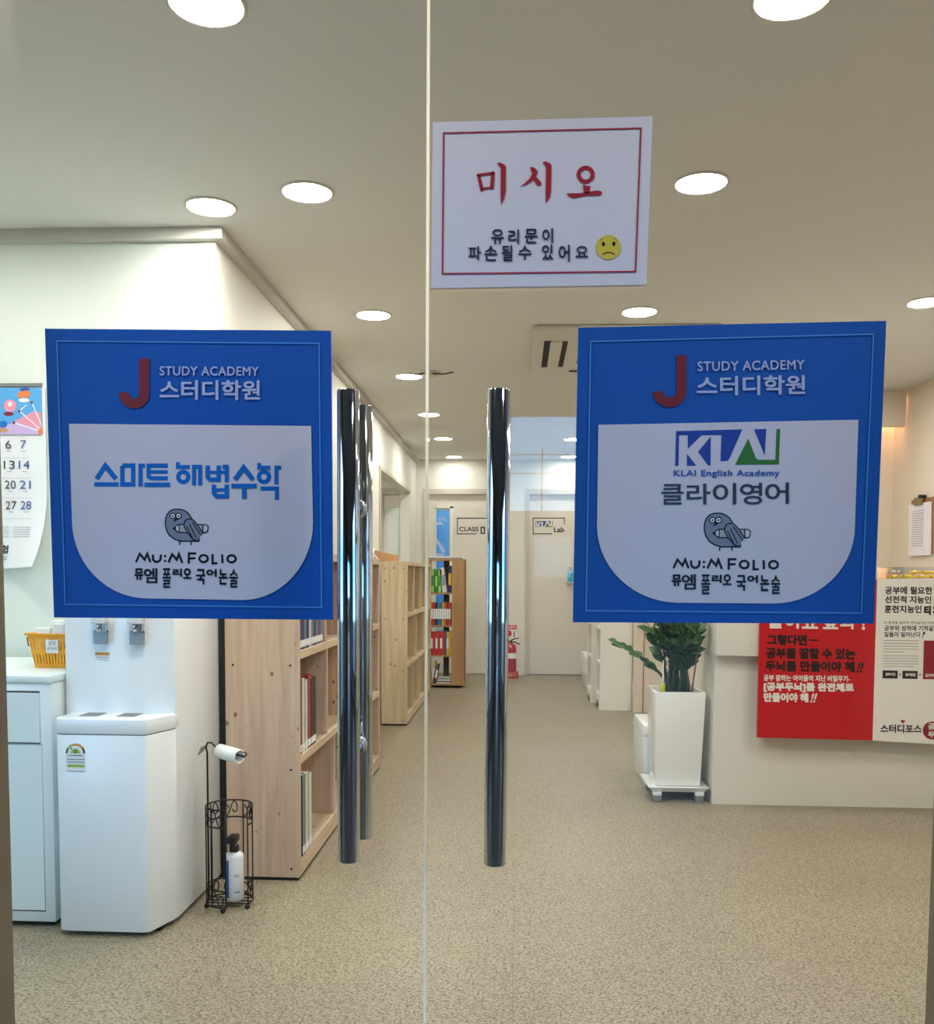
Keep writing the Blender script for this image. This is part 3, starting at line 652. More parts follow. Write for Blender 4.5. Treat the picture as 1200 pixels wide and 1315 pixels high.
for pts, ww in (([(66, 163), (118, 84), (182, 163)], 30), ([(52, 194), (198, 194)], 26), ([(219, 83), (283, 83), (283, 194), (219, 194), (219, 83)], 27), ([(327, 207), (327, 84), (353, 84)], 26),
    ([(362, 83), (488, 83)], 25), ([(488, 158), (390, 158), (374, 146), (374, 83)], 24), ([(374, 120), (488, 120)], 20), ([(350, 196), (502, 196)], 26),
    ([(548, 62), (548, 91), (618, 91)], 23), ([(644, 200), (644, 90), (680, 90), (680, 200)], 24), ([(725, 82), (725, 150), (740, 166), (790, 166), (790, 82)], 26), ([(725, 122), (838, 122)], 18), ([(812, 90), (838, 90), (838, 180)], 24),
    ([(762, 195), (762, 245), (778, 264), (838, 264), (838, 195)], 26), ([(762, 226), (838, 226)], 18), ([(886, 166), (938, 94), (994, 166)], 28), ([(865, 203), (1016, 203)], 26), ([(942, 203), (942, 278)], 27),
    ([(1030, 67), (1030, 95), (1096, 95)], 23), ([(1132, 195), (1132, 95), (1160, 95)], 25), ([(1038, 219), (1135, 219), (1135, 286)], 25)):
    q.stroke([(X_(x), Yy(y)) for x, y in pts], ww * .21667, round_=False)
for cx in (580, 1058): q.ring(X_(cx), Yy(150), 30 * .21667, 26 * .21667)
q.build('title_lettering', s1)
bird(s1, lambda x: 190 + x * .10833, lambda y: 640 + y * .10833, 0)
mumfolio(s1, lambda x: 160 + x * .13333, lambda y: 700 + y * .13333, 0)

# --- poster on the second leaf
s2 = quad_sign('poster', [(742.8, 420.8), (1138.8, 412), (1122.8, 801), (736, 799.2)], GY - .0095, .0045, 'blue', 'blue square english poster with a blue and green logo on the glass door', 'poster')
q = Print(onY(SY), TOCAM).use('line'); q.stroke([(758.8, 438.6), (1122, 429), (1106.4, 787.2), (753, 784.2)], 1.7, closed=True, round_=False); q.build('border_line', s2)
q = Print(onY(SY), TOCAM).use('signwhite')
q.poly([(768.8, 545.6), (1102.8, 539)] + arc(993, 675, 105.5, 100, 0, 90) + arc(872, 675, 105, 99, 90, 180), .0003); q.build('white_panel', s2)
letter_j(s2, 882, 456.6, 523.4, 838.8, 503.4, 12.8, -.018)
q = Print(onY(SY), TOCAM).use('pale'); q.text('STUDY ACADEMY', 896, 464.5, 1033.4, 477, .3, -.018, space=1.08); q.build('lettering', s2)
q = Print(onY(SY), TOCAM).use('pale'); q.text('스터디학원', 894.8, 483.2, 1034.4, 508.5, .75, -.012); q.build('lettering', s2)
klai_logo(Print(onY(SY), TOCAM), lambda x: 840 + x * .15833, lambda y: 535 + y * .15833).build('logo', s2)
q = Print(onY(SY), TOCAM).use('midblue'); q.text('KLAI English Academy', 865.5, 603.6, 1001.5, 614, .3, -.002, space=1.1); q.build('lettering', s2)
q = Print(onY(SY), TOCAM).use('inkgrey')
for ch, (a, b, c, d) in zip('클라이영어', ((60, 546, 240, 714), (266, 543, 460, 712), (478, 538, 668, 712), (698, 536, 878, 714), (902, 533, 1096, 708))):
    q.text(ch, 840 + a * .15833, 535 + b * .15833, 840 + c * .15833, 535 + d * .15833, .5)
q.build('title_lettering', s2)
bird(s2, lambda x: 880.5 + x * .1165, lambda y: 644.5 + y * .1135, 0)
mumfolio(s2, lambda x: 849.6 + x * .1395, lambda y: 707.3 + y * .1355, 0)

# --- push notice
s3 = quad_sign('door_notice', [(556, 157), (838.6, 149.4), (830.5, 365.5), (553.8, 370)], GY - .014, .009, 'foam', 'white foam board push notice with red brush lettering and a sad yellow face', 'notice')
NY = GY - .0145
q = Print(onY(NY), TOCAM).use('brush'); q.stroke([(570, 171), (823.5, 164.7), (816.5, 348.7), (568.5, 351.6)], 1.9, closed=True, round_=False); q.build('border_line', s3)
T = lambda pts: [(595 + x * .175, 195 + y * .175) for x, y in pts]
q = Print(onY(NY), TOCAM).use('brush')
for pts, ww in (([(114, 172), (138, 280)], 25), ([(108, 172), (218, 156)], 20), ([(220, 156), (211, 264)], 28), ([(138, 270), (211, 264)], 15)): q.stroke(T(pts), ww * .175)
for pts in ([(248, 85), (265, 78), (300, 92), (315, 108), (312, 290), (302, 345), (278, 390), (275, 300), (278, 125), (262, 102)],
            [(490, 118), (510, 110), (540, 130), (548, 152), (530, 190), (500, 220), (460, 245), (418, 256), (450, 232), (490, 195), (508, 160)],
            [(512, 200), (540, 186), (575, 225), (570, 250), (545, 251)], [(582, 78), (605, 70), (636, 84), (648, 100), (645, 280), (636, 335), (608, 382), (606, 290), (610, 120), (598, 98)],
            [(878, 240), (935, 255), (925, 305), (890, 308)], [(758, 306), (790, 305), (860, 304), (980, 284), (1012, 288), (1020, 300), (1014, 316), (995, 322), (900, 322), (812, 342), (772, 326)]): q.poly(T(pts))
q.ring(595 + 900 * .175, 195 + 168 * .175, 51 * .175, 30 * .175); q.build('brush_lettering', s3)
q = Print(onY(NY), TOCAM).use('bluegrey')
def spaced(q, s, boxes, f):
    for ch, (a, b, c, d) in zip(s, boxes):
        (x0, y0), (x1, y1) = f((a, b)), f((c, d)); q.text(ch, x0, y0, x1, y1, .3)
f = lambda p: (595 + p[0] * .175, 195 + p[1] * .175)
spaced(q, '유리문이', ((205, 568, 300, 678), (332, 570, 410, 678), (452, 565, 548, 672), (582, 562, 660, 672)), f)
spaced(q, '파손될수있어요', ((38, 692, 132, 798), (155, 690, 252, 800), (282, 685, 362, 802), (405, 690, 502, 795), (580, 680, 662, 795), (702, 682, 782, 808), (825, 692, 918, 775)), f)
q.build('lettering', s3)
q = Print(onY(NY), TOCAM).use('yellow'); q.disc(781.6, 317.6, 15.8)
q.use('ink').disc(775.2, 313.6, 2.0, 3.0, .0008).disc(788.6, 313.2, 2.0, 3.0, .0008).ring(782, 329.6, 8.2, 1.5, ry=5.2, lift=.0008, a0=math.radians(205), a1=math.radians(335))
q.use('clipwood').stroke([(771, 309), (775, 306.5)], .8, .0008).stroke([(788.5, 306.5), (793, 309)], .8, .0008)
q.build('sad_face', s3)

# ================================================================== BOOKCASES
def bookcase(y0, y1, xb, xf, h, rows, label, mv, mh, th=.032, xo=0):
    """open shelves facing the aisle; rows: list of (z of board top, [divider y ...])"""
    t = thing('bookcase', ((xb + xf) / 2, (y0 + y1) / 2, 0), label, 'bookcase')
    for a, b in ((y0, y0 + th), (y1 - th, y1)): MB().use(mv).box(xb, xf, a, b, .012, h).build('side_panel', t, bevel=.0015, seg=1)
    MB().use(mh).box(xb, xf, y0 + th, y1 - th, h - th, h).build('top_board', t, bevel=.0015, seg=1)
    MB().use(mv).box(xb, xb + .008, y0 + th, y1 - th, .07, h - th).build('back_panel', t)
    MB().use(mh).box(xb + .008, xf, y0 + th, y1 - th, .012, .082).build('bottom_board', t, bevel=.0015, seg=1)
    zs = [.082] + [r[0] for r in rows[1:]] + [h]
    for z, _ in rows[1:]: MB().use(mh).box(xb + .008, xf, y0 + th, y1 - th, z - th, z).build('shelf_board', t, bevel=.0015, seg=1)
    for i, (z, dv) in enumerate(rows):
        for y in dv: MB().use(mv).box(xb + .008, xf - .002, y, y + .02, zs[i], zs[i + 1] - th).build('divider', t)
    MB().use('dark').box(xb + .01, xf - .006, y0 + .004, y1 - .004, 0, .012).build('plinth', t)
    for z in (.045, .42, .81, 1.19): MB().use('dark').cyl((xf - .03, y0 + .001, z), (xf - .03, y0 - .0006, z), .0045, 10).build('screw_plug', t)
    for z in (.81, 1.19): MB().use('dark').cyl((xb + .03, y0 + .001, z), (xb + .03, y0 - .0006, z), .0045, 10).build('screw_plug', t)
    return t
bookcase(3.395, 5.46, -1.077, -.802, 1.235, [(.082, [4.075, 4.75]), (.466, [3.92, 4.45, 4.95]), (.862, [3.90, 4.40, 4.95])],
         'pine bookcase nearest the glass door, next to the white water dispenser', 'pine', 'pineh')
bookcase(7.0, 8.95, -1.02, -.822, 1.245, [(.082, [7.44, 7.93, 8.41]), (.470, [7.665, 8.36]), (.850, [7.505, 8.03, 8.5])],
         'pale pine bookcase with narrow upright compartments farther down the corridor', 'pale_pine', 'pale_pineh', .03)
o = MB().use('dark').box(-1.095, -1.0785, 3.395, 3.575, 0, 1.62).build('dark_strip'); tag(o, 'narrow black strip between the nearest bookcase and the wall corner', 'strip')

ORD = ['first', 'second', 'third', 'fourth', 'fifth', 'sixth', 'seventh', 'eighth', 'ninth', 'tenth', 'eleventh', 'twelfth']
def book(x, y, z, th, h, d, m, label, group, lean=0.0, tagm=None, axis='y', base=True):
    """a book standing with its spine towards +x (axis y) or towards the camera (axis x)"""
    t = thing('book', (x, y, z), label, 'book', group)
    if axis == 'y':   # thickness along y, spine at x
        c = MB().use(m).box(x - d, x, y, y + .0025, z, z + h).box(x - d, x, y + th - .0025, y + th, z, z + h).box(x - .003, x, y, y + th, z, z + h)
        p = MB().use('paper').box(x - d + .003, x - .004, y + .003, y + th - .003, z + .002, z + h - .004)
        l = MB().use(tagm or 'paper').box(x, x + .0006, y + .002, y + th - .002, z + .010, z + .036)
    else:
        c = MB().use(m).box(x, x + .0025, y, y + d, z, z + h).box(x + th - .0025, x + th, y, y + d, z, z + h).box(x, x + th, y, y + .003, z, z + h)
        p = MB().use('paper').box(x + .003, x + th - .003, y + .004, y + d - .003, z + .002, z + h - .004)
        l = MB().use(tagm or 'paper').box(x + .0015, x + th - .0015, y - .0006, y, z + h * .28, z + h * .72)
    c.build('cover', t); p.build('pages', t)
    if base: l.build('spine_label', t)
    if lean: t.rotation_euler = (lean if axis == 'y' else 0, 0 if axis == 'y' else lean, 0)
    return t
def bm(name, c): M[name] = mat(name, c, .45, noise=.03, nscale=20); return name
BK = [bm('book_' + n, c) for n, c in (('navy', (44, 52, 110)), ('purple', (120, 60, 130)), ('steel', (110, 130, 150)), ('white', (214, 214, 208)), ('red', (170, 50, 44)), ('black', (38, 36, 40)), ('mint', (196, 206, 176)), ('yellow', (222, 186, 70)), ('green', (60, 140, 60)), ('lime', (150, 196, 110)), ('orange', (222, 112, 50)), ('teal', (50, 130, 120)), ('coral', (214, 60, 66)), ('sky', (70, 130, 190)), ('plum', (92, 50, 110)), ('brown', (120, 74, 60)))]
C = dict(zip(('navy', 'purple', 'steel', 'white', 'red', 'black', 'mint', 'yellow', 'green', 'lime', 'orange', 'teal', 'coral', 'sky', 'plum', 'brown'), BK))
XS = -.808
y = 3.432
for i, n in enumerate(('purple', 'navy', 'steel', 'navy', 'white', 'steel', 'navy', 'steel', 'purple', 'steel')):
    book(XS, y, .862, .041, .30, .2, C[n], f'slim {n} book with white spine foot on the top shelf, {ORD[i]} from the bookcase end', 'slim books on the top shelf'); y += .0425
y = 3.432
for i, (n, h, th) in enumerate((('brown', .30, .04), ('white', .285, .05), ('white', .275, .045), ('red', .29, .05), ('black', .27, .09))):
    book(XS, y, .466, th, h, .2, C[n], f'upright {n} book on the middle shelf, {ORD[i]} from the bookcase end', 'books on the middle shelf'); y += th + .003
book(XS - .01, 3.97, .466, .03, .31, .2, C['yellow'], 'yellow and white book alone in the second middle compartment', 'books on the middle shelf')
y = 3.432
for i, (n, h, th) in enumerate((('steel', .31, .045), ('mint', .305, .06), ('white', .29, .05))):
    book(XS + .01, y, .082, th, h, .22, C[n], f'tall {n} folder on the bottom shelf, {ORD[i]} from the bookcase end', 'folders on the bottom shelf'); y += th + .002
book(-.85, 7.035, .47, .03, .13, .15, C['red'], 'small red book standing alone in the far pale bookcase', 'books in the far bookcase', base=False)
# card wedge lying on the far bookcase
t = thing('card_holder', (-1.03, 7.3, 1.245), 'tan cardboard document holder with a white slanted edge on the far bookcase', 'holder')
MB().use('card').add([(-1.09, 7.12, 1.245), (-.94, 7.12, 1.245), (-.94, 7.12, 1.295), (-1.09, 7.12, 1.33), (-1.09, 7.4, 1.245), (-.94, 7.4, 1.245), (-.94, 7.4, 1.295), (-1.09, 7.4, 1.33)],
    [(0, 1, 2, 3), (7, 6, 5, 4), (3, 2, 6, 7), (0, 4, 5, 1), (1, 5, 6, 2), (0, 3, 7, 4)]).build('holder_body', t)
MB().use('paper').add([(-1.14, 7.115, 1.345), (-1.13, 7.115, 1.352), (-1.045, 7.115, 1.252), (-1.055, 7.115, 1.245), (-1.14, 7.4, 1.345), (-1.13, 7.4, 1.352), (-1.045, 7.4, 1.252), (-1.055, 7.4, 1.245)],
    [(3, 2, 1, 0), (4, 5, 6, 7), (0, 1, 5, 4), (1, 2, 6, 5), (2, 3, 7, 6), (3, 0, 4, 7)]).build('white_edge', t)

# ---------------------------------------------------------------- revolving bookstand
sx0, sx1, sy0, sy1 = -.885, -.525, 9.38, 9.74
t = thing('revolving_bookstand', ((sx0 + sx1) / 2, 9.56, 0), 'brown wooden revolving bookstand full of colourful books before the classroom door', 'bookstand')
TZ = (.045, .335, .635, .965)
for z in TZ: MB().use('oak').box(sx0, sx1, sy0 + .01, sy1 - .01, z - .018, z).build('shelf_board', t)
MB().use('oak').box(sx0, sx1, sy0, sy1, 1.285, 1.305).build('top_board', t)
MB().use('oak').box(sx1 - .125, sx1, sy0, sy0 + .018, .027, 1.285).build('side_panel', t)
MB().use('oak').box(sx1 - .018, sx1, sy1 - .125, sy1, .027, 1.285).build('side_panel', t)
MB().use('oak').box(sx0, sx0 + .018, sy0, sy0 + .125, .027, 1.285).build('side_panel', t)
MB().use('post').box(-.745, -.69, 9.535, 9.59, .045, 1.285).build('centre_post', t)
MB().use('dark').lathe([(.15, 0), (.15, .022), (.06, .027)], (-.705, 9.56, 0), 24).build('turntable', t)
x = -.862
SB = 'books on the revolving bookstand'
for i, (n, h, th) in enumerate((('lime', .24, .035), ('green', .23, .03), ('lime', .235, .035))):
    book(x, 9.40, TZ[3], th, h, .13, C[n], f'{n} striped book on the top tier of the bookstand, {ORD[i]} from the open side', SB, axis='x', tagm=C['green' if n == 'lime' else 'lime']); x += th + .002
book(-.748, 9.40, TZ[3], .05, .25, .13, C['white'], 'white book leaning on the top tier of the bookstand', SB, axis='x', lean=-.13, tagm='papergrey')
book(-.688, 9.40, TZ[3], .03, .27, .13, C['navy'], 'navy book beside the leaning white book on the bookstand', SB, axis='x', tagm=C['yellow'])
x = -.864
for i, n in enumerate(('orange', 'coral', 'navy', 'sky', 'teal', 'yellow', 'orange', 'red', 'coral')):
    book(x, 9.40, TZ[2], .022, .23, .13, C[n], f'{n} spined series volume on the second tier, {ORD[i]} from the open side', SB, axis='x'); x += .0226
book(-.658, 9.42, TZ[2], .012, .22, .13, C['green'], 'dark green book at the end of the series row on the second tier', SB, axis='x', base=False)
x = -.864
for i in range(6):
    book(x, 9.40, TZ[1], .023, .235, .13, C['coral'], f'coral red workbook on the third tier of the bookstand, {ORD[i]} from the open side', SB, axis='x', base=i % 2 == 0); x += .0238
book(x, 9.40, TZ[1], .014, .25, .13, C['sky'], 'thin blue book between red and yellow workbooks on the third tier', SB, axis='x', base=False); x += .017
for i in range(2):
    book(x, 9.40, TZ[1], .024, .235, .13, C['yellow'], 'yellow workbook on the third tier ' + ('next to the thin blue book' if i == 0 else 'against the side panel'), SB, axis='x', base=i == 0); x += .025
book(-.862, 9.40, TZ[0], .02, .22, .13, C['yellow'], 'yellow book leaning on the lowest tier of the bookstand', SB, axis='x', lean=.16)
book(-.835, 9.40, TZ[0], .02, .20, .13, C['plum'], 'purple book leaning on the lowest tier of the bookstand', SB, axis='x', lean=.2)
for i, (n, th) in enumerate((('white', .012), ('navy', .012), ('white', .016), ('steel', .012), ('mint', .01))):
    zz = TZ[0] + sum((.012, .012, .016, .012, .01)[:i])
    o = MB().use(C[n]).box(-.80 + .004 * i, -.66, 9.40, 9.52, zz, zz + th).build('magazine'); tag(o, f'flat {n} magazine at the bottom of the bookstand, {ORD[i]} from below', 'magazine', 'flat magazines in the bookstand')
for i, (a, b, n) in enumerate(((-.90, -.56, 'steel'), (-.905, -.66, 'white'))):
    o = MB().use(C[n] if n != 'white' else 'paper').box(a, b, 9.40, 9.66, 1.305 + i * .012, 1.316 + i * .012).build('magazine')
    tag(o, ('grey magazine lying on top of the revolving bookstand' if i == 0 else 'white booklet lying on the grey magazine on the bookstand top'), 'magazine', 'magazines on top of the bookstand')

# ================================================================== WATER DISPENSER
bx0, bx1, by0 = -1.444, -1.103, 2.818
t = thing('water_dispenser', ((bx0 + bx1) / 2, 3.15, 0), 'tall white floor standing water dispenser beside the white cabinet', 'water dispenser')
def base_poly(e=0): return [(bx0 - e, 2.98), (bx0 - e, by0 + .03), (bx0 + .012 - e * .5, by0 + .006 - e), (bx0 + .035, by0 - e)] + [(-1.165, by0 - e), (-1.145, by0 + .004 - e), (bx1 - .016 + e * .6, by0 + .085), (bx1 - .005 + e, by0 + .112), (bx1 + e, by0 + .14), (bx1 + e, 2.98)]
MB().use('white').prism(base_poly(), .016, .643).build('lower_body', t, bevel=.004)
MB().use('seam').prism([(x + (.002 if x < -1.3 else -.002), yy + .002) for x, yy in base_poly()], .641, .647).build('seam', t)
MB().use('white').prism(base_poly(.001), .645, .693).build('drip_ledge', t, bevel=.004)
MB().use('seam').box(-1.385, -1.325, 2.875, 2.945, .693, .6945).box(-1.265, -1.205, 2.875, 2.945, .693, .6945).build('drip_grate', t)
MB().use('white').box(-1.466, bx1 + .0005, 2.957, 3.47, .016, 1.33).build('upper_body', t, bevel=.003)
MB().use('dark').box(bx0 + .03, bx1 - .03, by0 + .06, 3.44, 0, .02).build('foot_plinth', t)
for x in (-1.340, -1.221):
    tp = MB().use('white').box(x - .022, x + .022, 2.915, 2.96, .985, 1.03).build('tap', t, bevel=.004)
    MB().use('chrome').cyl((x, 2.935, .96), (x, 2.935, .988), .012).box(x + .012, x + .024, 2.925, 2.945, .955, .985).build('spout', tp)
    MB().use('levermetal').box(x - .02, x + .024, 2.932, 2.945, .918, .962).build('lever', tp)
pr = Print(onY(2.9565), TOCAM).use('paper').poly([(122.5, 838), (141, 838.5), (141, 849), (122.5, 848.5)])
pr.use('amber').poly([(122.5, 837.5), (141, 838), (141, 841.5), (122.5, 841)], .0008); pr.use('papergrey').stroke([(124, 844), (139, 844.4)], .8, .0008).stroke([(124, 846.6), (139, 847)], .6, .0008); pr.build('warning_sticker', t)
pr = Print(onY(by0 - .0003), TOCAM); pr.use('paper').poly([(84, 958)] + arc(97, 967, 13, 13, 200, 340) + [(110, 992), (84, 991)], .0003)
cx, cy = 97, 967.5
for m, a0, a1 in (('ecodark', 180, 212), ('eco', 212, 250), ('amber', 250, 322), ('red', 322, 360)): pr.use(m).ring(cx, cy, 11.3, 2.6, a0=math.radians(a0), a1=math.radians(a1), n=8)
pr.use('eco').poly(arc(cx, cy, 6, 6, 180, 360)); pr.use('ink').text('2', 95.4, 963, 98.6, 967, .2, lift=.0009).poly([(91, 960), (93.6, 961.4), (91.2, 963)], .0009).stroke([(88.5, 970), (106, 970.4)], 1.0)
pr.use('papergrey').stroke([(87, 975), (108, 975.5)], 1.4).stroke([(87, 978.5), (108, 979)], 1.4); pr.use('eco').poly([(87, 981.5), (108.5, 982), (108.5, 985.5), (87, 985)]); pr.use('papergrey').stroke([(87, 990), (108.5, 990.8)], .9); pr.build('energy_label', t)
MB().use('white').add([P(*p, X=bx1 + .0015) for p in ((252, 970), (257, 957.5), (267, 953.5), (266, 961.5), (262, 967), (252.5, 973))], [(0, 1, 2, 3, 4, 5)]).use('seam').add([P(*p, X=bx1 + .002) for p in ((254, 968.5), (258.3, 959.5), (265, 956.5), (264.3, 961), (260.8, 965.4), (254.3, 970.3))], [(0, 1, 2, 3, 4, 5)]).build('grip_recess', t)

# ================================================================== WHITE CABINET
cx1, cy0 = -1.479, 2.884
t = thing('cabinet', (-1.85, 3.2, 0), 'white steel cabinet with a drawer front over a tall door, left of the water dispenser', 'cabinet')
t['label'] = 'white steel cabinet with drawer and tall door carrying the yellow basket'
MB().use('cabinet').box(-2.25, cx1, cy0, 3.50, .018, .795).build('body', t, bevel=.003)
MB().use('cabinet').box(-2.255, cx1 + .004, cy0 - .006, 3.505, .795, .82).build('top', t, bevel=.006)
MB().use('dark').box(-2.23, cx1 - .02, cy0 + .02, 3.48, 0, .02).build('plinth', t)
MB().use('seamdark').box(-2.23, cx1 - .037, cy0 - .0005, cy0 + .01, .600, .770).build('drawer_gap', t)
MB().use('cabinet').box(-2.228, cx1 - .0378, cy0 - .002, cy0 + .01, .604, .764).build('drawer_front', t, bevel=.001, seg=1)
MB().use('seamdark').box(-2.23, cx1 - .033, cy0 - .0004, cy0 + .01, .052, .598).build('door_gap', t)
MB().use('cabinet').box(-2.228, cx1 - .0338, cy0 - .002, cy0 + .01, .056, .596).build('door', t, bevel=.001, seg=1)

# basket of paper cups
kx0, kx1, ky0, ky1, kz = -1.668, -1.47, 3.10, 3.28, .8205
t = thing('basket', ((kx0 + kx1) / 2, (ky0 + ky1) / 2, kz), 'yellow plastic slotted basket on the white cabinet, half behind the dispenser', 'basket')
m = MB().use('orange')
def side(m, a0, a1, b0, b1, n):
    """slotted wall: a = bottom edge ends, b = top edge ends"""
    L = lambda p, q, u: p + (q - p) * u
    def pt(u, v): return L(L(a0, a1, u), L(b0, b1, u), v)
    nrm = (a1 - a0).cross(b0 - a0).normalized() * .0025
    def slab(u0, u1, v0, v1):
        c = [pt(u0, v0), pt(u1, v0), pt(u1, v1), pt(u0, v1)]
        m.add(c + [x - nrm for x in c], [(0, 1, 2, 3), (7, 6, 5, 4), (0, 4, 5, 1), (1, 5, 6, 2), (2, 6, 7, 3), (3, 7, 4, 0)])
    for v0, v1 in ((0, .12), (.42, .55), (.88, 1)): slab(0, 1, v0, v1)
    for v0, v1 in ((.12, .42), (.55, .88)):
        for i in range(n + 1):
            u = i / n; slab(max(0, u - .33 / n), min(1, u + .33 / n), v0, v1)
bt = [Vector(p) for p in ((kx0 + .02, ky0 + .01, kz), (kx1 - .02, ky0 + .01, kz), (kx1 - .02, ky1 - .01, kz), (kx0 + .02, ky1 - .01, kz))]
tp = [Vector((x, yy, kz + .115)) for x, yy in ((kx0, ky0), (kx1, ky0), (kx1, ky1), (kx0, ky1))]
for i in range(4): side(m, bt[i], bt[(i + 1) % 4], tp[i], tp[(i + 1) % 4], 16 if i % 2 == 0 else 11)
m.add(bt + [v + Vector((0, 0, .004)) for v in bt], [(3, 2, 1, 0), (4, 5, 6, 7), (0, 1, 5, 4), (1, 2, 6, 5), (2, 3, 7, 6), (3, 0, 4, 7)])
m.build('basket_body', t)
rim = [(kx0 - .005, ky0 - .005), (kx1 + .005, ky0 - .005), (kx1 + .005, ky1 + .005), (kx0 - .005, ky1 + .005)]
MB().use('orange').tube([(x, yy, kz + .116) for x, yy in rim], .004, 6, closed=True).build('rim', t)
MB().use('wire').tube([(kx0 - .006, 3.13, kz + .114), (kx0 - .022, 3.14, kz + .10), (kx0 - .024, 3.15, kz + .075), (kx0 - .012, 3.16, kz + .066), (kx0 + .008, 3.17, kz + .066)], .0022, 6).build('handle', t)
cd = [P(*p, Y=ky0 - .004) for p in ((58.5, 821.5), (73.8, 821.8), (74.8, 838.8), (59.2, 838.5))]
MB().use('paper').add(cd + [v + Vector((0, .002, 0)) for v in cd], [(3, 2, 1, 0), (4, 5, 6, 7), (0, 1, 5, 4), (1, 2, 6, 5), (2, 3, 7, 6), (3, 0, 4, 7)]).build('label_card', t)
pr = Print(onY(ky0 - .005), TOCAM).use('calink'); pr.text('종이컵', 62.5, 823.5, 71.5, 828.5, .0, lift=.0005).text('넣어주세요', 60.5, 830.5, 74, 835.5, .0, lift=.0005); pr.build('handwriting', t)
def stack_cup(x, yy, ztop, label):
    """upside-down cup: flat base up"""
    t = thing('paper_cup', (x, yy, ztop), label, 'cup', 'white paper cups in the basket')
    MB().use('cup').lathe([(.031, -.075), (.0265, -.002), (.0255, 0), (.0235, 0), (.0225, -.004), (.0, -.004)], (x, yy, ztop), 24, caps=False).build('cup_body', t)
    MB().use('cup').tube([(x + .031 * math.cos(a * math.pi / 12), yy + .031 * math.sin(a * math.pi / 12), ztop - .075) for a in range(24)], .0016, 6, closed=True).build('cup_rim', t)
    return t
for x, yy, zt, lab in ((-1.631, 3.145, .957, 'white paper cup upside down in the yellow basket, nearest its wire handle'), (-1.574, 3.145, .970, 'white paper cup upside down in the middle front of the yellow basket'),
    (-1.612, 3.215, .978, 'white paper cup at the back of the yellow basket'), (-1.550, 3.22, 1.004, 'tallest white paper cup in the yellow basket, against the poster edge'), (-1.516, 3.15, .976, 'white paper cup in the yellow basket beside the dispenser')):
    stack_cup(x, yy, zt, lab)

# ================================================================== CALENDAR
KY = 3.574
t = thing('calendar', P(10, 600, Y=KY), 'wall calendar with a pastel picture and curled lower corner on the pale wall', 'calendar')
tl, trr, brr = P(-45, 495, Y=KY), P(54, 496, Y=KY), P(56.5, 731, Y=KY)
vs = []; n = 24
for i in range(n + 1):
    v = i / n; z = tl.z + (brr.z - tl.z) * v
    for k in range(9):
        u = k / 8; x = tl.x + (trr.x + .012 - tl.x) * u
        c = max(0, v - .55) ** 2 * u ** 2
        vs.append((x - .10 * c * u, KY - .002 - .42 * c - .004 * v, z + (.05 * c)))
m = MB().use('paper'); m.smooth = True
m.add(vs, [(i * 9 + k, i * 9 + k + 1, (i + 1) * 9 + k + 1, (i + 1) * 9 + k) for i in range(n) for k in range(8)]).build('sheet', t)
MB().use('grey').box(tl.x, trr.x + .003, KY - .009, KY, tl.z - .006, tl.z + .006).build('binding', t)
pr = Print(onY(KY - .007), TOCAM)
pr.use('calsky').poly([(-45, 498), (53, 498), (54, 558), (-45, 558)], 0)
pr.use('lilac').poly([(-45, 546), (12, 545), (25, 538), (54, 545), (54, 558), (-45, 558)], .0003); pr.use('pink').poly([(20, 540), (32, 534), (44, 528), (53, 530), (53.5, 552), (30, 545)], .0005)
pr.use('paper')
for a, b in (((25, 528), (53, 552)), ((41, 517), (53, 545)), ((18, 543), (50, 553)), ((25, 528), (34, 520))): pr.stroke([a, b], 1.2, .0007)
pr.use('pink').disc(13, 521, 8, 8, .0008); pr.use('red').disc(11, 531.5, 6.5, 2.6, .0008); pr.use('pumpkin').disc(28, 507, 5, 4.5, .0008).disc(34, 506, 5, 4.5, .0009); pr.use('paper').disc(31, 514, 7, 2.6, .0009).disc(13, 519, 3, 3, .001)
pr.use('satblue').disc(32, 500, 6.5, 2.2, .0008); pr.use('sky').disc(4, 545, 5.5, 4.5, .0008); pr.use('card').disc(3, 552.5, 8, 2.6, .0009); pr.use('pumpkin').disc(52, 554, 3, 4, .0008)
pr.use('red').disc(25, 528, 1.6, lift=.001).disc(41, 517, 1.6, lift=.001).disc(18, 543, 1.8, lift=.001)
pr.build('picture', t)
def cal_pt(px, py):
    p = P(px, py, Y=KY); v = (tl.z - p.z) / (tl.z - brr.z); u = (p.x - tl.x) / (trr.x + .012 - tl.x); c = max(0, v - .55) ** 2 * u ** 2
    return Vector((p.x, KY - .004 - .42 * c - .004 * v, p.z))
pr = Print(cal_pt, TOCAM)
for rr, (yc, nums) in enumerate(((571, ('5', '6', '7')), (597, ('12', '13', '14')), (622.6, ('19', '20', '21')), (649, ('26', '27', '28')))):
    for cc, s in enumerate(nums):
        xc = (-7.5, 11.6, 30.8)[cc] + rr * 1.35; pr.use('satblue' if cc == 2 else 'calink'); hw = 3.6 if len(s) == 1 else 7.0
        pr.text(s, xc - hw, yc - 5.3, xc + hw, yc + 5.3, .0)
        pr.use('papergrey').stroke([(xc - 2.5, yc + 8.6), (xc + 3, yc + 8.7)], .7)
    pr.use('papergrey').stroke([(-40, yc + 17), (38 + rr * 2, yc + 17.3)], .3, round_=False)
for yy in range(5):
    pr.use('papergrey').stroke([(20, 677 + yy * 3), (43, 677.4 + yy * 3)], .6, round_=False).stroke([(-2, 677 + yy * 3), (14, 677.2 + yy * 3)], .6, round_=False)
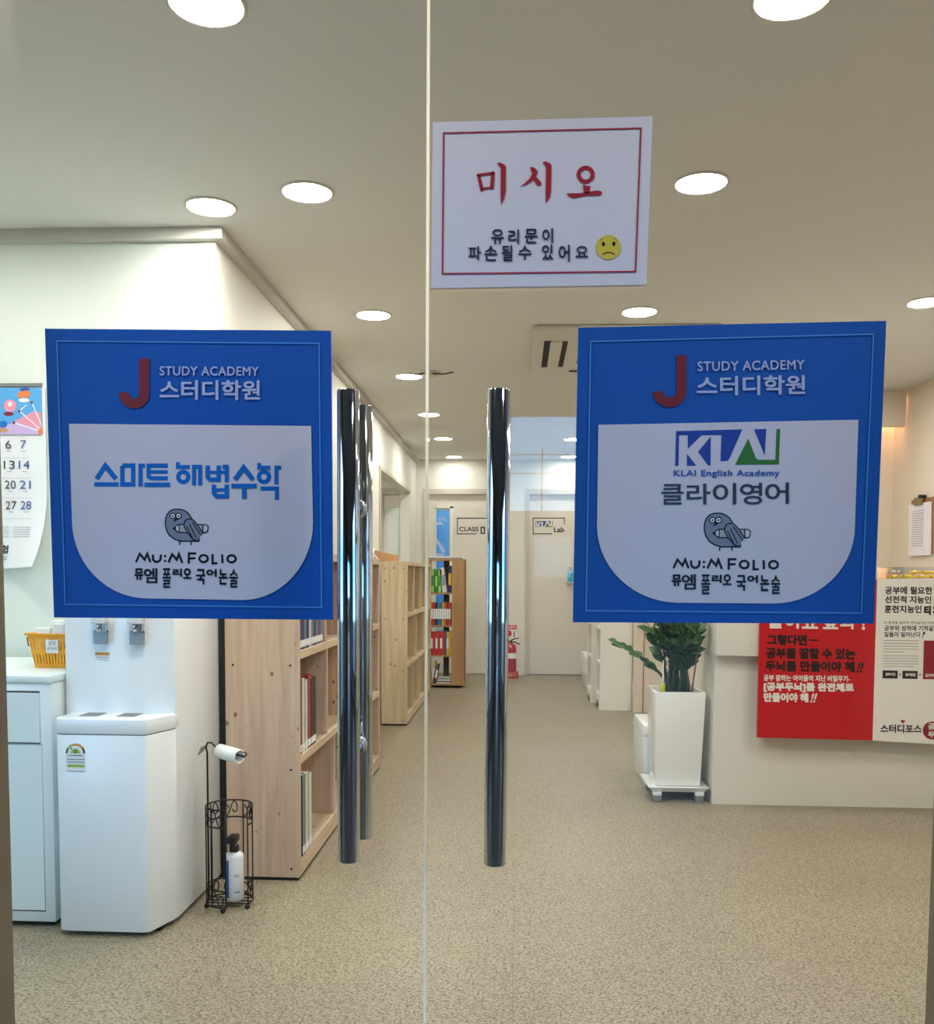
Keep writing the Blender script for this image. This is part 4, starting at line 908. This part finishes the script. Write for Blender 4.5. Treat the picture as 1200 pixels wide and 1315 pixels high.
pr.use('calink').text('협', 5, 700, 14.5, 711, .3); pr.use('papergrey').stroke([(3, 715.5), (13, 715.7)], 1.1).stroke([(3, 718.5), (13, 718.7)], 1.1)
pr.build('printing', t)

# ================================================================== PAPER ROLL STAND
sc = Vector((-.982, 3.125, 0)); R = .078
t = thing('paper_roll_stand', sc, 'black wire paper roll stand with scrollwork between the dispenser and bookcase', 'stand')
def ringpts(r, z, a0=-22, a1=278, n=44): return [sc + Vector((r * math.cos(math.radians(a0 + (a1 - a0) * i / n)), r * math.sin(math.radians(a0 + (a1 - a0) * i / n)), z)) for i in range(n + 1)]
for z0, z1 in ((.292, .352), (.018, .075)):
    m = MB().use('wire')
    for z in (z0, z1):
        pts = ringpts(R, z)
        m.tube(pts, .003, 6)
    m.build('hoop', t)
    m = MB().use('wire'); zc = (z0 + z1) / 2; hh = (z1 - z0) / 2 - .003
    for k in range(6):
        a = 4 + k * 50; p = []; W2 = 21
        for i in range(41):   # an S with a spiral at either end, wrapped round the hoop
            u = i / 40 * 2 - 1; g = max(0, abs(u) - .3) / .7; th = g * 4.4; rr = hh * .95 * (1 - .72 * g)
            if abs(u) <= .3: da, dz = u / .3 * W2 * .45, -math.copysign(1, u) * hh * .95 * math.sin(abs(u) / .3 * math.pi / 2)
            else: sg = math.copysign(1, u); da, dz = sg * (W2 * .45 + W2 * .5 * (1 - .5 * g) * math.sin(th) * .9), -sg * rr * math.cos(th)
            q_ = math.radians(a + da); p.append(sc + Vector((R * math.cos(q_), R * math.sin(q_), zc + dz)))
        m.tube(p, .0022, 5)
    m.build('scroll', t)
for a in (-22, 22, 70, 115, 160, 205, 240, 278):
    x, yy = R * math.cos(math.radians(a)), R * math.sin(math.radians(a))
    MB().use('wire').cyl(sc + Vector((x, yy, .018)), sc + Vector((x, yy, .352)), .0026, 6).build('upright', t)
m = MB().use('wire')
for k in range(-2, 3):
    half = math.sqrt(max(0, R * R - (k * .028) ** 2)); m.tube([sc + Vector((-half, k * .028, .018)), sc + Vector((half, k * .028, .018))], .002, 5)
m.build('base_grid', t)
for a in (-25, 90, 205, 270): MB().use('wire').sphere(sc + Vector((R * math.cos(math.radians(a)), R * math.sin(math.radians(a)), .009)), .009, 12, 8).build('ball_foot', t)
rx, ry = sc.x - R * .93, sc.y - .005
arm = [(rx, ry, .018), (rx, ry, .535), (rx - .003, ry - .004, .555), (rx + .004, ry - .008, .570), (rx + .018, ry - .012, .572), (rx + .03, ry - .016, .562), (rx + .045, ry - .022, .552), (rx + .09, ry - .05, .548), (rx + .155, ry - .09, .540), (rx + .166, ry - .098, .550), (rx + .158, ry - .093, .557)]
MB().use('wire').tube(arm, .0034, 8).build('roll_arm', t)
t = thing('cardboard_roll', (rx + .1, ry - .055, .545), 'empty white cardboard roll hanging on the wire stand arm', 'roll')
ax = (Vector((rx + .155, ry - .09, .541)) - Vector((rx + .045, ry - .022, .552))).normalized(); a = Vector((rx + .052, ry - .027, .546))
MB().use('cup').lathe([(.0195, 0), (.0245, .0), (.0245, .100), (.0195, .100), (.0195, 0)], a, 28, ax, caps=False).build('tube', t)
bz = .022; bc = sc + Vector((.016, .004, bz))
t = thing('spray_bottle', bc, 'white bottle with blue label and black trigger standing inside the wire stand', 'bottle')
MB().use('bottle').lathe([(.0, 0), (.029, 0), (.0315, .004), (.0315, .150), (.029, .160), (.016, .168), (.014, .172), (.0, .172)], bc, 28, caps=False).build('bottle_body', t)
m = MB().use('label'); n = 12
for mm, a0, a1, z0, z1 in (('label', 196, 250, .012, .142), ('label', 285, 318, .03, .034)):
    m.use(mm); A = [math.radians(a0 + (a1 - a0) * i / n) for i in range(n + 1)]
    m.add([bc + Vector((.0318 * math.cos(q), .0318 * math.sin(q), z)) for q in A for z in (z0, z1)], [(2 * i, 2 * i + 2, 2 * i + 3, 2 * i + 1) for i in range(n)])
m.use('papergrey')
for z in (.085, .09): m.add([bc + Vector((.0318 * math.cos(math.radians(q)), .0318 * math.sin(math.radians(q)), zz)) for q in (282, 300, 315) for zz in (z, z + .003)], [(0, 2, 3, 1), (2, 4, 5, 3)])
m.build('printed_label', t)
m = MB().use('black').lathe([(.0165, .165), (.0165, .188), (.010, .192), (.010, .205)], bc, 20).build('collar', t)
MB().use('black').box(bc.x - .016, bc.x + .014, bc.y - .036, bc.y + .018, bc.z + .202, bc.z + .226).box(bc.x - .008, bc.x + .006, bc.y - .034, bc.y - .026, bc.z + .172, bc.z + .204).build('trigger_head', t, bevel=.003)

# ================================================================== COUNTER, POSTER, CANDY
t = thing('reception_counter', (1.85, 4.95, 0), 'beige reception counter behind the red and white poster', 'counter')
MB().use('counter').box(.995, 2.705, 4.715, 5.25, .0, .76).build('lower_panel', t)
MB().use('counter').box(.985, 2.705, 4.65, 5.30, .757, 1.115).build('upper_fascia', t, bevel=.003)
MB().use('whitelam').box(.985, 2.705, 4.645, 5.30, 1.115, 1.137).build('countertop', t, bevel=.003)
PY = 4.625
t = thing('poster_board', P(1150, 850, Y=PY), 'large folded red and white study poster hung on the counter front', 'poster')
q4 = [P(*p, Y=PY) for p in ((977.5, 743), (1127, 744), (1121, 951), (973, 947))]
q5 = [P(*p, Y=PY) for p in ((1127, 744), (1262, 741.5), (1256, 959), (1121, 951))]
for qq, nm, mm in ((q4, 'red_panel', 'posterred'), (q5, 'white_panel', 'posterwhite')):
    bk = [v + Vector((0, .018, 0)) for v in qq]
    MB().use(mm).add(qq + bk, [(3, 2, 1, 0), (4, 5, 6, 7), (0, 1, 5, 4), (1, 2, 6, 5), (2, 3, 7, 6), (3, 0, 4, 7)]).build(nm, t)
pr = Print(onY(PY), TOCAM).use('posterwhite')
sl = .012
for ch, a, b in zip('들어쇼', (986.5, 1009, 1030), (1006, 1026.5, 1051)): pr.text(ch, a, 790, b, 807 + .01 * (a - 986), .8, sl)
for ch, a, b in zip('효과', (1057, 1079), (1077, 1100)): pr.text(ch, a, 790.5, b, 808, .8, sl)
pr.text('!', 1107, 791, 1111.5, 809, .8)
pr.text('공부 잘하는 아이들이 지닌 비밀무기-', 981, 866.2, 1092, 874.5, .3, sl).text('[공부두뇌]를 완전체로', 981, 875.8, 1097, 888.8, .75, sl).text('만들어야 해', 981, 889.2, 1038.5, 901.5, .75, sl).text('!!', 1040.5, 890.2, 1047, 902.2, .5, shear=.3)
pr.build('lettering', t)
pr = Print(onY(PY), TOCAM).use('posterink')
pr.text('그렇다면', 985, 814.5, 1037, 828.5, .85, sl).stroke([(1040, 822), (1050.5, 822.2)], 2.2)
pr.text('공부를 잘할 수 있는', 984, 831.2, 1099, 845.8, .85, sl).text('두뇌를 만들어야 해', 983, 847.8, 1098, 862.2, .85, sl).text('!!', 1100, 850, 1107, 864, .6, shear=.3)
pr.build('lettering', t)
pr = Print(onY(PY), TOCAM).use('posterink'); sl = .008
pr.text('공부에 필요한', 1137, 753, 1198, 763, .33, sl).text('선천적 지능인', 1137, 765, 1196.5, 774.5, .33, sl).text('훈련지능인', 1136.3, 777, 1184, 787, .33, sl).text('티', 1187, 777.5, 1196, 790, .8, sl).text('처', 1198, 777.5, 1208, 790, .8, sl)
pr.text('이 훈련을 끝까지 견뎌내기만 하면', 1136, 797.6, 1200, 801.4, 0, sl).text('공부와 성적에 기적같은', 1136, 803, 1206, 810, .18, sl).text('일들이 일어난다', 1136, 811.2, 1182.5, 818, .18, sl).text('!', 1184, 811, 1187, 818.5, 0, shear=.3)
for a in (1134, 1159.5): pr.poly([(a, 860.8 + .02 * (a - 1134)), (a + 19.5, 861.2 + .02 * (a - 1134)), (a + 19.2, 871.4 + .02 * (a - 1134)), (a - .3, 871 + .02 * (a - 1134))])
for a in (1156.4, 1182): pr.stroke([(a - 1, 865.4), (a + 1, 867.4)], .7).stroke([(a - 1, 867.4), (a + 1, 865.4)], .7)
pr.text('스터디포스', 1131, 930, 1184, 941, .4, .01); pr.build('lettering', t)
pr = Print(onY(PY), TOCAM).use('postergrey')
for k in range(5): pr.stroke([(1135, 822.5 + k * 3.6), (1180 - (18 if k == 4 else 0), 822.9 + k * 3.6)], .9, round_=False)
for k in range(5): pr.stroke([(1134.5, 842 + k * 3.4), (1180 - (6 if k == 4 else 0), 842.4 + k * 3.4)], .9, round_=False)
pr.build('small_print', t)
pr = Print(onY(PY), TOCAM).use('posterdark')
pr.poly([(1187, 822.5), (1222, 823), (1221, 873), (1185.5, 872)]).poly([(1156, 924.8), (1163.5, 925), (1160, 929.4)])
pr.poly(arc(1197, 938, 11.5, 11.5, 90, 270) + arc(1222, 938.5, 11.5, 11.5, -90, 90)); pr.build('maroon_blocks', t)
pr = Print(onY(PY), TOCAM).use('posterwhite')
pr.text('공부시간', 1137.5, 863.6, 1150.5, 867.8, .2, .02, lift=.0009).text('공부방법', 1163, 864.2, 1176, 868.4, .2, .02, lift=.0009).text('공부역량', 1188.5, 865, 1203, 869.5, .2, .01, lift=.0009).text('공부', 1192, 928.5, 1210, 937, .4, lift=.0009).text('두뇌', 1192, 939, 1210, 947, .4, lift=.0009)
pr.build('lettering', t)
MB().use('grey').box(1.215, 1.245, PY + .018, 4.716, .362, .376).build('bracket', t)
# clear candy trays on the counter
def tray(x0, x1, label):
    z0 = 1.1375; yy0, yy1 = 4.70, 4.84
    t = thing('candy_tray', ((x0 + x1) / 2, 4.77, z0), label, 'tray', 'clear trays on the counter')
    MB().use('acrylic').box(x0, x1, yy0, yy1, z0, z0 + .003).build('tray_floor', t)
    for nm, bx in (('tray_wall', (x0, x1, yy0, yy0 + .003)), ('tray_wall', (x0, x1, yy1 - .003, yy1)), ('tray_wall', (x0, x0 + .003, yy0, yy1)), ('tray_wall', (x1 - .003, x1, yy0, yy1))):
        MB().use('acrylic').box(*bx, z0 + .003, z0 + .062).build(nm, t)
tray(1.843, 1.895, 'narrow clear acrylic tray of gold sweets on the counter, next to the peach cup'); tray(1.90, 2.30, 'long clear acrylic tray of yellow and teal sweets on the counter')
t = thing('paper_cup', (1.818, 4.76, 1.1375), 'small peach coloured cup on the counter beside the candy trays', 'cup')
MB().use('peach').lathe([(0, .001), (.021, .001), (.025, .058), (.0235, .058), (.02, .004), (0, .004)], (1.818, 4.76, 1.1375), 22, caps=False).build('cup_body', t)
MB().use('peach').tube([(1.818 + .025 * math.cos(a * math.pi / 10), 4.76 + .025 * math.sin(a * math.pi / 10), 1.1955) for a in range(20)], .0015, 6, closed=True).build('cup_rim', t)
def candy(name, m):
    t = thing('wrapped_sweet', (0, 0, 0), '', 'sweet', 'wrapped sweets in the clear trays')
    MB().use(m).sphere((0, 0, .012), .012, 12, 8, (1.35, 1, .95)).build('sweet', t)
    for s in (-1, 1):
        MB().use(m).add([(s * .013, 0, .012)] + [(s * .027, .011 * math.cos(a) , .012 + .010 * math.sin(a)) for a in [i * math.pi / 4 for i in range(8)]], [(0, i, i % 8 + 1) for i in range(1, 9)]).build('wrapper_twist', t)
    return t
protos = {k: candy(k, mm) for k, mm in (('yellow', 'candy'), ('teal', 'candyteal'), ('silver', 'candysilver'))}
used = set()
PL = [('yellow', 1.868, 4.725, 0), ('yellow', 1.868, 4.77, 0), ('silver', 1.868, 4.748, 1)]
for i in range(6): PL.append((('yellow', 'yellow', 'yellow', 'teal', 'teal', 'teal')[i], 1.935 + i * .062, 4.722, 0))
for i in range(6): PL.append((('yellow', 'silver', 'yellow', 'teal', 'silver', 'teal')[i], 1.935 + i * .062, 4.765, 0))
for i in range(5): PL.append((('yellow', 'yellow', 'silver', 'teal', 'teal')[i], 1.965 + i * .062, 4.742, 1))
cnt = {}
for k, x, yy, lv in PL:
    loc = (x, yy, 1.1408 + lv * .0215); rz = random.uniform(-.25, .25)
    lb = f'{k} sweet in the ' + ('narrow tray' if x < 1.9 else 'long tray')
    key = lb + str(lv); cnt[key] = cnt.get(key, 0) + 1
    lb += (' on top' if lv else (', front row' if yy < 4.74 else ', back row'))
    idx = sum(1 for (k2, x2, y2, l2) in PL if k2 == k and l2 == lv and (y2 < 4.74) == (yy < 4.74) and (x2 < 1.9) == (x < 1.9) and x2 < x)
    tot = sum(1 for (k2, x2, y2, l2) in PL if k2 == k and l2 == lv and (y2 < 4.74) == (yy < 4.74) and (x2 < 1.9) == (x < 1.9))
    if tot > 1: lb += f', {ORD[idx]} {k} from the peach cup'
    if k not in used:
        used.add(k); o = protos[k]; o.location = loc; o.rotation_euler = (0, 0, rz); o['label'] = lb
    else: dup(protos[k], loc, rz, lb)

# clipboard on the warm wall
X0 = 2.71
t = thing('clipboard', (X0, 6.45, 1.29), 'brown clipboard of printed sheets hanging on the warm wall', 'clipboard')
cy_ = lambda px, py: P(px, py, X=X0 - .03)
def slab_x(m, y0, y1, z0, z1, x0, x1, tilt=0): return m.add([(x, yy, z) for x in (x0, x1) for yy, z in ((y0, z0), (y1, z0), (y1 + tilt, z1), (y0 + tilt, z1))], [(0, 1, 2, 3), (7, 6, 5, 4), (0, 4, 5, 1), (1, 5, 6, 2), (2, 6, 7, 3), (3, 7, 4, 0)])
slab_x(MB().use('clipwood'), 6.255, 6.60, 1.30, 1.675, X0 - .006, X0 - .0005, .02).build('backing_board', t)
for i in range(4): slab_x(MB().use('paper' if i % 2 == 0 else 'foam'), 6.28 + .012 * i, 6.595 + .004 * i, 1.295, 1.645, X0 - .010 - .003 * i, X0 - .008 - .003 * i, .02).build('sheet', t)
m = MB().use('papergrey')
for i in range(16): slab_x(m, 6.38, 6.56, 1.36 + i * .0155, 1.364 + i * .0155, X0 - .0205, X0 - .0195, 0)
m.build('printed_lines', t)
slab_x(MB().use('clipmetal'), 6.40, 6.52, 1.635, 1.685, X0 - .032, X0 - .018, .0).build('clip', t)
MB().use('dark').cyl((X0 - .005, 6.40, 1.685), (X0 - .05, 6.40, 1.685), .012).build('hanging_knob', t)

# ================================================================== PLANTER
t = thing('planter', (.832, 4.885, .0), 'tall white square planter with a dark green plant beside the counter', 'planter')
t['label'] = 'tall white square planter holding the dark green plant'
pb, pt_, z0, z1 = (.718, .945, 4.765, 5.0), (.705, .960, 4.745, 5.03), .078, .562
m = MB().use('pot')
c4 = lambda r, z, e=0: [Vector((r[0] + e, r[2] + e, z)), Vector((r[1] - e, r[2] + e, z)), Vector((r[1] - e, r[3] - e, z)), Vector((r[0] + e, r[3] - e, z))]
m.add(c4(pb, z0) + c4(pt_, z1) + c4(pt_, z1, .016) + c4(pt_, z1 - .05, .020), [(3, 2, 1, 0)] + [(i, (i + 1) % 4, 4 + (i + 1) % 4, 4 + i) for i in range(4)] + [(4 + i, 4 + (i + 1) % 4, 8 + (i + 1) % 4, 8 + i) for i in range(4)] + [(8 + i, 8 + (i + 1) % 4, 12 + (i + 1) % 4, 12 + i) for i in range(4)] + [(12, 13, 14, 15)])
m.build('pot', t, bevel=.003)
MB().use('soil').box(pt_[0] + .021, pt_[1] - .021, pt_[2] + .021, pt_[3] - .021, z1 - .05, z1 - .032).build('soil', t)
# wheeled tray beneath
t2 = thing('plant_trolley', (.832, 4.88, 0), 'white plant caddy tray on grey feet under the planter', 'trolley')
tb, tt = (.700, .963, 4.745, 5.03), (.678, .983, 4.722, 5.05)
m = MB().use('white')
m.add(c4(tb, .052) + c4(tt, .078) + c4(tt, .078, .008) + c4(tb, .0765, .012), [(3, 2, 1, 0)] + [(k + i, k + (i + 1) % 4, k + 4 + (i + 1) % 4, k + 4 + i) for k in (0, 4, 8) for i in range(4)] + [(12, 13, 14, 15)])
m.build('tray', t2)
for x in (.725, .938):
    for yy in (4.755, 5.0):
        MB().use('white').box(x - .022, x + .022, yy - .022, yy + .022, .034, .053).build('leg', t2, bevel=.002)
        MB().use('grey').box(x - .021, x + .021, yy - .021, yy + .021, 0, .034).build('foot', t2, bevel=.003)
# plant
PB = Vector((.835, 4.89, z1 - .034))
t = thing('potted_plant', PB, 'dark green glossy leaved plant growing in the white planter', 'plant')
lm = MB().use('leaf'); sm = MB().use('stem'); rnd = random.Random(11)
def leaf(m, base, d, ln, wd, up):
    d = d.normalized(); sd = d.cross(up).normalized() * wd; nn = sd.cross(d).normalized()
    prof = ((0, .06), (.2, .62), (.45, 1.0), (.7, .78), (.9, .35), (1.0, .02)); vs = []
    for u, wv in prof:
        c = base + d * ln * u - nn * ln * .12 * u * u; vs += [c - sd * wv + nn * wd * .25 * wv, c, c + sd * wv + nn * wd * .25 * wv]
    old = m.smooth; m.smooth = True
    m.add(vs, [(3 * i + k, 3 * i + k + 1, 3 * i + k + 4, 3 * i + k + 3) for i in range(5) for k in (0, 1)]); m.smooth = old
stems = [(-110, .07, .42, .3), (176, .27, .30, .3), (194, .17, .46, .24), (150, .13, .50, .2), (100, .08, .55, .16), (60, .08, .56, .12), (35, .14, .46, .2), (-20, .10, .40, .2), (-50, .12, .46, .26), (-75, .14, .38, .26), (-140, .13, .38, .26), (-5, .11, .27, .24), (-100, .12, .30, .24), (-120, .10, .52, .2), (210, .16, .36, .2)]
for az, out, hh, bend in stems:
    a = math.radians(az); dv = Vector((math.cos(a), math.sin(a), 0)); b0 = PB + Vector((rnd.uniform(-.062, .062), rnd.uniform(-.05, .05), 0)); pts = []
    for i in range(9):
        u = i / 8; pts.append(b0 + dv * out * u ** 1.7 + Vector((0, 0, hh * (u - .12 * u * u))))
    sm.tube(pts, [.014 - .0105 * (i / 8) ** .6 for i in range(9)], 7)
    for i in (3.5, 4, 4.6, 5.2, 5.8, 6.4, 7, 7.6, 8):
        for s in (-1, 1):
            i0 = min(7, int(i)); p = pts[i0].lerp(pts[i0 + 1], i - i0 - (.25 if s > 0 else 0)); i = int(math.ceil(i)); tg = (pts[i] - pts[i - 1]).normalized(); sd = tg.cross(Vector((0, 0, 1)))
            sd = sd.normalized() if sd.length > .05 else Vector((math.cos(a + 1.57), math.sin(a + 1.57), 0))
            d = (sd * s * .75 + tg * .8 + Vector((rnd.uniform(-.25, .25), rnd.uniform(-.35, .15), rnd.uniform(-.3, .2))))
            if (p + d.normalized() * .1).x > .975: continue
            leaf(lm, p, d, rnd.uniform(.07, .095), rnd.uniform(.019, .026), Vector((rnd.uniform(-.4, .4), -.8, .7)).normalized())
    leaf(lm, pts[-1], pts[-1] - pts[-2], .07, .016, Vector((0, -.4, 1)).normalized())
lm.build('foliage', t); sm.build('stem', t)
o = MB().use('cane').cyl((.895, 4.80, z1 - .034), (.955, 4.80, 1.02), .004, 8).build('plant_stake'); tag(o, 'thin reddish brown cane slanting up out of the planter', 'stake')
t = thing('plant_food_vial', (.752, 4.80, z1 - .033), 'yellow green plant food vial stuck in the planter soil', 'vial')
MB().use('vial').lathe([(.0, 0), (.012, .0), (.0125, .064), (.010, .07), (0, .07)], (.752, 4.80, z1 - .033), 14, caps=False).build('vial_body', t)
MB().use('paper').lathe([(.0, .07), (.008, .07), (.004, .11), (.002, .19), (0, .19)], (.752, 4.80, z1 - .033), 12, caps=False).build('nozzle', t)

# ================================================================== FAR RIGHT FURNITURE
def storage_box(name, x0, x1, y0, y1, h, label, cat, rim=.02):
    t = thing(name, ((x0 + x1) / 2, (y0 + y1) / 2, 0), label, cat)
    MB().use('white').frustum((x0 + .02, x1 - .02, y0 + .02, y1 - .02), (x0 + .005, x1 - .005, y0 + .005, y1 - .005), 0, h - .06).build('box_body', t, bevel=.006)
    MB().use('white').frustum((x0, x1, y0, y1), (x0 + .01, x1 - .01, y0 + .01, y1 - .01), h - .06, h).build('lid', t, bevel=.008)
    MB().use('white').box((x0 + x1) / 2 - .03, (x0 + x1) / 2 + .03, y0 - .008, y0 + .004, h - .10, h - .03).build('latch', t, bevel=.002)
    return t
storage_box('storage_bin', .688, .955, 5.06, 5.50, .340, 'white lidded plastic bin on the floor behind the planter', 'bin')
storage_box('storage_bin', .685, .975, 8.90, 9.95, .345, 'long white lidded plastic bin beyond the white shelves', 'bin')
def white_shelf(y0, y1, x0, x1, h, zs, label):
    t = thing('shelf_unit', ((x0 + x1) / 2, (y0 + y1) / 2, 0), label, 'shelf')
    for a in (y0, y1 - .02):
        MB().use('whitelam').prism([(x0, a), (x1, a), (x1, a + .02), (x0, a + .02)], .0, h).build('side_panel', t)
    for z in zs: MB().use('whitelam').box(x0 + .003, x1, y0 + .02, y1 - .02, z - .02, z).build('shelf_board', t)
    MB().use('whitelam').box(x0, x1, y0 + .02, y1 - .02, h - .02, h).build('top_board', t)
    MB().use('whitelam').box(x1 - .008, x1, y0 + .02, y1 - .02, .1, h - .02).build('back_panel', t)
    n = 10; m = MB().use('whitelam')
    pts = [(y0 + .02, .0), (y0 + .02, zs[0] - .02), (y1 - .02, zs[0] - .02), (y1 - .02, .0), (y1 - .05, 0)] + [(y1 - .05 - (y1 - y0 - .1) * i / n, .055 * math.sin(math.pi * i / n) ** .5) for i in range(1, n)] + [(y0 + .05, 0)]
    k = len(pts); tri = tessellate_polygon([[Vector((a, b, 0)) for a, b in pts]])
    m.add([(x0, a, b) for a, b in pts] + [(x0 + .016, a, b) for a, b in pts], list(tri) + [tuple(i + k for i in f[::-1]) for f in tri] + [(i, (i + 1) % k, k + (i + 1) % k, k + i) for i in range(k)])
    m.build('arched_kickboard', t)
    return t
white_shelf(7.97, 8.40, .715, .985, 1.02, (.115, .40, .70), 'white open shelf unit with arched kickboard, the nearer of two behind the planter')
white_shelf(8.42, 8.86, .675, .985, 1.0, (.115, .42, .72), 'white open shelf unit with arched kickboard, between the other shelf and the long bin')
o = MB().use(C['navy']).box(.70, .86, 8.62, 8.66, .1155, .26).build('book'); tag(o, 'single navy folder low in the farther white shelf unit', 'book')
# sanitiser on a wall bracket by the lab door
t = thing('wall_bracket', (.66, FAR, 1.07), 'small clear wall bracket beside the lab lettering', 'bracket')
MB().use('whitelam').box(.57, .73, FAR - .075, FAR + .034, 1.062, 1.070).build('ledge', t)
t = thing('pump_bottle', (.607, FAR - .04, 1.070), 'blue hand sanitiser bottle with clear pump before the lab door', 'bottle')
MB().use('teal').lathe([(0, 0), (.03, 0), (.032, .005), (.032, .105), (.014, .125), (0, .125)], (.607, FAR - .04, 1.070), 20, caps=False).build('bottle_body', t)
MB().use('clearmetal').cyl((.607, FAR - .04, 1.195), (.607, FAR - .04, 1.228), .008, 12).box(.575, .615, FAR - .046, FAR - .034, 1.226, 1.236).build('pump', t)

# ================================================================== FIRE EXTINGUISHER
ec = Vector((-.058, 10.40, 0))
t = thing('extinguisher_stand', ec, 'red square stand under the fire extinguisher', 'stand')
MB().use('extred').box(ec.x - .085, ec.x + .085, ec.y - .085, ec.y + .085, 0, .075).build('stand_base', t, bevel=.006)
pr = Print(lambda x, y: Vector((ec.x + (x - 50) * .0016, ec.y - .086, .04 - (y - 20) * .0016)), TOCAM).use('amber'); pr.text('소화기', 12, 8, 88, 32, 1.2); pr.build('lettering', t)
eb = ec + Vector((0, 0, .0755))
t = thing('fire_extinguisher', eb, 'red fire extinguisher with white band standing by the lab door', 'fire extinguisher')
MB().use('extred').lathe([(0, 0), (.060, 0), (.064, .006), (.064, .245), (.055, .285), (.03, .31), (.018, .315), (0, .315)], eb, 28, caps=False).build('cylinder', t)
MB().use('paper').lathe([(.0648, .145), (.0648, .205)], eb, 28, caps=False).build('instruction_band', t)
MB().use('clearmetal').cyl(eb + Vector((0, 0, .312)), eb + Vector((0, 0, .34)), .015, 12).build('valve', t)
MB().use('black').tube([eb + Vector(p) for p in ((-.01, -.02, .335), (.04, -.03, .365), (.085, -.035, .372))], .007, 6).tube([eb + Vector(p) for p in ((-.01, -.02, .33), (.05, -.03, .325), (.10, -.035, .30))], .007, 6).build('squeeze_handle', t)
MB().use('black').tube([eb + Vector(p) for p in ((-.015, 0, .33), (-.06, -.02, .33), (-.085, -.03, .27), (-.082, -.03, .12), (-.08, -.03, .05))], .009, 8).build('hose', t)
t = thing('extinguisher_sign', (-.06, FAR - .003, .43), 'small red and white extinguisher sign on the wall by the lab door', 'sign')
ex0, ex1, ez0, ez1 = -.125, .006, .420, .572
MB().use('paper').box(ex0, ex1, FAR - .004, FAR - .0005, ez0, ez1).build('plate', t)
pr = Print(lambda x, y: Vector((ex0 + (ex1 - ex0) * x / 100, FAR - .0045, ez1 - (ez1 - ez0) * y / 100)), TOCAM).use('extsign')
pr.poly([(0, 0), (100, 0), (100, 32), (0, 32)]).disc(32, 62, 24, 24).poly([(72, 55), (84, 55), (84, 90), (72, 90)]).poly([(70, 48), (90, 44), (90, 49), (70, 53)])
pr.use('paper').text('소화기', 14, 6, 90, 26, 1.2, lift=.001); pr.build('printing', t)

# drop the helper's bookkeeping
for o in bpy.data.objects:
    if '_w' in o: del o['_w']
